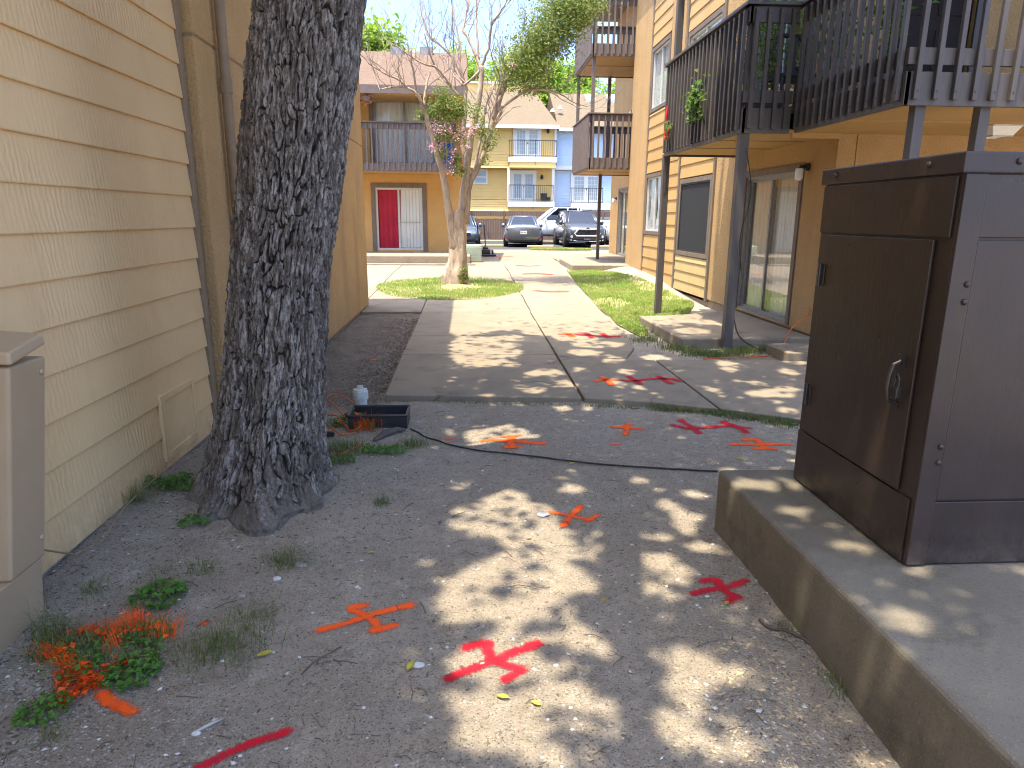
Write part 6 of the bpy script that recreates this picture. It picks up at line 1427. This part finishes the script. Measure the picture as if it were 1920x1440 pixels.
# ---- gravel, litter, seed husks
def chips(name, P, smin, smax, mat, seed, flat=.55, elong=1.0, power=2.2):
    rg = np.random.default_rng(seed); n = len(P); s = smin + (smax - smin) * rg.random(n) ** power
    base = np.array([(1, 0, 0), (0, 1, 0), (-1, 0, 0), (0, -1, 0), (0, 0, 1), (0, 0, -1)], float); F_ = np.array([(0, 1, 4), (1, 2, 4), (2, 3, 4), (3, 0, 4), (1, 0, 5), (2, 1, 5), (3, 2, 5), (0, 3, 5)])
    sc = np.stack([s * elong * rg.uniform(.8, 1.3, n), s * rg.uniform(.6, 1.1, n), s * flat * rg.uniform(.6, 1.1, n)], 1); a = rg.uniform(0, 6.28, n)
    Vl = base[None] * sc[:, None] * rg.uniform(.75, 1.2, (n, 6, 1)); ca, sa = np.cos(a)[:, None], np.sin(a)[:, None]
    X_ = Vl[..., 0] * ca - Vl[..., 1] * sa; Y_ = Vl[..., 0] * sa + Vl[..., 1] * ca
    Vw = np.stack([X_ + P[:, :1], Y_ + P[:, 1:2], Vl[..., 2] + P[:, 2:3] + s[:, None] * flat * .25], -1).reshape(-1, 3)
    o = link(name, np_mesh(name, Vw, (F_[None] + (np.arange(n) * 6)[:, None, None]).reshape(-1, 3), mat)); o['kind'] = 'stuff'; return o
def scatter(n, x0, x1, y0, y1, seed, dens=None):
    rg = np.random.default_rng(seed); P = np.column_stack([rg.uniform(x0, x1, n), y0 + (y1 - y0) * rg.random(n) ** 1.5])
    if dens is not None: P = P[rg.random(len(P)) < dens(P[:, 0], P[:, 1])]
    return np.column_stack([P, G(P[:, 0], P[:, 1])])
dn = lambda x, y: .35 + 1.3 * np.clip(vnoise(x * 2.2 + 5, y * 2.2) + .15, 0, .6)
chips('gravel', scatter(34000, -1.85, 1.35, 1.3, 5.9, 91, dn), .0016, .0075, MT['pebble'], 91)
chips('gravel', scatter(2600, -1.85, 3.0, 1.3, 6.0, 92, dn), .003, .012, MT['pebble_white'], 92)
chips('gravel', scatter(2600, -1.75, -.8, 5.9, 11, 93), .004, .013, MT['pebble'], 93)
chips('leaf_litter', scatter(4200, -1.75, -.8, 5.9, 11.3, 98), .005, .015, MT['twig_dead'], 98, .3, 1.7); chips('clods', scatter(1500, -1.75, -.8, 5.9, 11.3, 99), .008, .03, MT['dirt'], 99, .6, 1.1)
chips('gravel', scatter(7000, -1.85, 3.0, 1.3, 6.0, 94, dn), .0018, .007, MT['twig_dead'], 94, .3, 2.0)
lit = lambda x, y: np.clip(np.exp(-((x + 1.8) / .35) ** 2) + .8 * np.exp(-(((x + 1.1) / .6) ** 2 + ((y - 3.6) / .9) ** 2)) + .5 * np.exp(-(((x + .7) / .5) ** 2 + ((y - 5.0) / .5) ** 2)), 0, 1)
chips('leaf_litter', scatter(6500, -1.85, .2, 1.8, 5.8, 96, lit), .0025, .009, MT['twig_dead'], 96, .22, 1.7); chips('leaf_litter', scatter(2600, -1.85, .2, 1.8, 5.8, 97, lit), .002, .009, MT['stick_pale'], 97, .22, 1.9)
def seeds_d(x, y): return np.exp(-((x - 1.06) / .16) ** 2 - ((y - 2.0) / .42) ** 2) + .25 * np.exp(-((x - .95) / .3) ** 2 - ((y - 1.75) / .4) ** 2)
chips('seed_husks', scatter(1900, .5, 1.33, 1.4, 2.9, 95, seeds_d), .005, .0085, MT['seed'], 95, .55, 1.6, 1)
tw2 = MB(); rg = random.Random(5)
for k in range(420):
    x_, y_ = rg.uniform(-1.8, 1.25), 1.4 + 4.4 * rg.random() ** 1.4; L_ = .012 + .09 * rg.random() ** 2.2; a = rg.uniform(0, 6.28); z_ = g1(x_, y_) + .004
    x2, y2 = x_ + L_ * math.cos(a), y_ + L_ * math.sin(a); tw2.tube([(x_, y_, z_), ((x_ + x2) / 2 + rg.uniform(-.01, .01), (y_ + y2) / 2, max(z_, g1((x_ + x2) / 2, (y_ + y2) / 2)) + .006), (x2, y2, g1(x2, y2) + .004)], rg.uniform(.0008, .002), 4, False)
o = tw2.build('dead_twigs', MT['twig_dead']); o['kind'] = 'stuff'
def leaf_obj(px, py, L_, label, rot, curl=.3):
    c = on_ground(px, py) + Vector((0, 0, .006)); b = MB()
    def P(a, t):
        w = math.sin(math.pi * min(1, a * 1.02)) ** .8 * L_ * .24; v = (t - .5) * 2
        return (c.x + math.cos(rot) * (a - .5) * L_ - math.sin(rot) * v * w, c.y + math.sin(rot) * (a - .5) * L_ + math.cos(rot) * v * w, c.z + abs(v) * w * .5 + curl * L_ * (a - .5) ** 2)
    b.sheet(P, 8, 4).thing('fallen_leaf', MT['dead_leaf'], c, label, 'leaf', 'fallen yellow leaves', smooth=True)
for px, py, L_, lab, rot in ((497, 1230, .065, 'yellow fallen leaf left of the orange cross on the dirt', .5), (697, 1038, .035, 'small yellow leaf on the dirt right of the trunk foot', .2), (770, 1252, .06, 'yellow fallen leaf touching a pale stone left of the red cross', 1.3),
    (943, 1310, .05, 'curled yellow leaf below the big red cross', -.3), (1005, 1322, .04, 'small yellow leaf right of the curled one below the red cross', -.6), (1132, 1128, .035, 'green yellow leaf in the shade right of the sun patch', 1.0), (992, 1011, .03, 'small yellow leaf in the large sun patch', .4),
    (1388, 862, .05, 'thin yellow leaf just beyond the pad corner', .0), (1071, 871, .05, 'yellow leaf under the black ground cable', .1), (935, 856, .04, 'yellow green leaf beside the cable in the sun patch', .3), (1362, 1134, .04, 'olive leaf below the dark red cross by the pad', .8), (1190, 766, .05, 'yellow leaf on the slab edge', .2)): leaf_obj(px, py, L_, lab, rot)
def stone(px, py, r, label, mat='pebble_white', flat=.5, seed=1):
    c = on_ground(px, py); bm = bmesh.new(); bmesh.ops.create_icosphere(bm, subdivisions=2, radius=1); rg_ = random.Random(seed)
    for v in bm.verts: v.co = Vector((v.co.x * r * 1.2, v.co.y * r * .9, v.co.z * r * flat)) * rg_.uniform(.85, 1.12)
    me = bpy.data.meshes.new('stone'); bm.to_mesh(me); bm.free(); me.materials.append(MT[mat]); o = link('stone', me); o.location = c + Vector((0, 0, r * flat * .4)); tag(o, label, 'stone', 'loose stones on the dirt')
stone(519, 1086, .016, 'white pebble below the grass tuft at the trunk foot', seed=1); stone(454, 1119, .014, 'small white pebble above the sparse grass tuft', seed=2, mat='pebble')
stone(784, 1248, .02, 'pale grey flat stone next to a yellow leaf', seed=3, flat=.3); stone(1018, 966, .03, 'white stone at the left end of the hooked orange cross', seed=4, flat=.35); stone(565, 1060, .022, 'beige flat stone at the foot of the trunk', 'pebble', .3, 5)
stone(368, 1376, .013, 'white pebble at the end of the bleached stick', seed=6); stone(905, 1245, .01, 'tiny pale pebble beside the red cross', seed=7, mat='pebble')
P = ground_line([(366, 1376), (392, 1362), (419, 1350)], .006); MB().tube(P, [.005, .006, .004], 7).thing('dry_stick', MT['stick_pale'], P[0], 'bleached stick on the dirt at the bottom left', 'stick', smooth=True)
P = ground_line([(1424, 1164), (1445, 1181), (1472, 1185), (1500, 1197), (1518, 1210)], .008); MB().tube(smooth(P), .006, 7).thing('dry_stick', MT['twig_dead'], P[0], 'dark bent twig on the dirt beside the concrete pad', 'stick', smooth=True)
P = ground_line([(565, 1268), (590, 1243), (640, 1215)], .006); MB().tube(smooth(P), .003, 6).thing('dry_stick', MT['twig_dead'], P[0], 'thin dark twig between the yellow leaf and orange cross', 'stick', smooth=True)
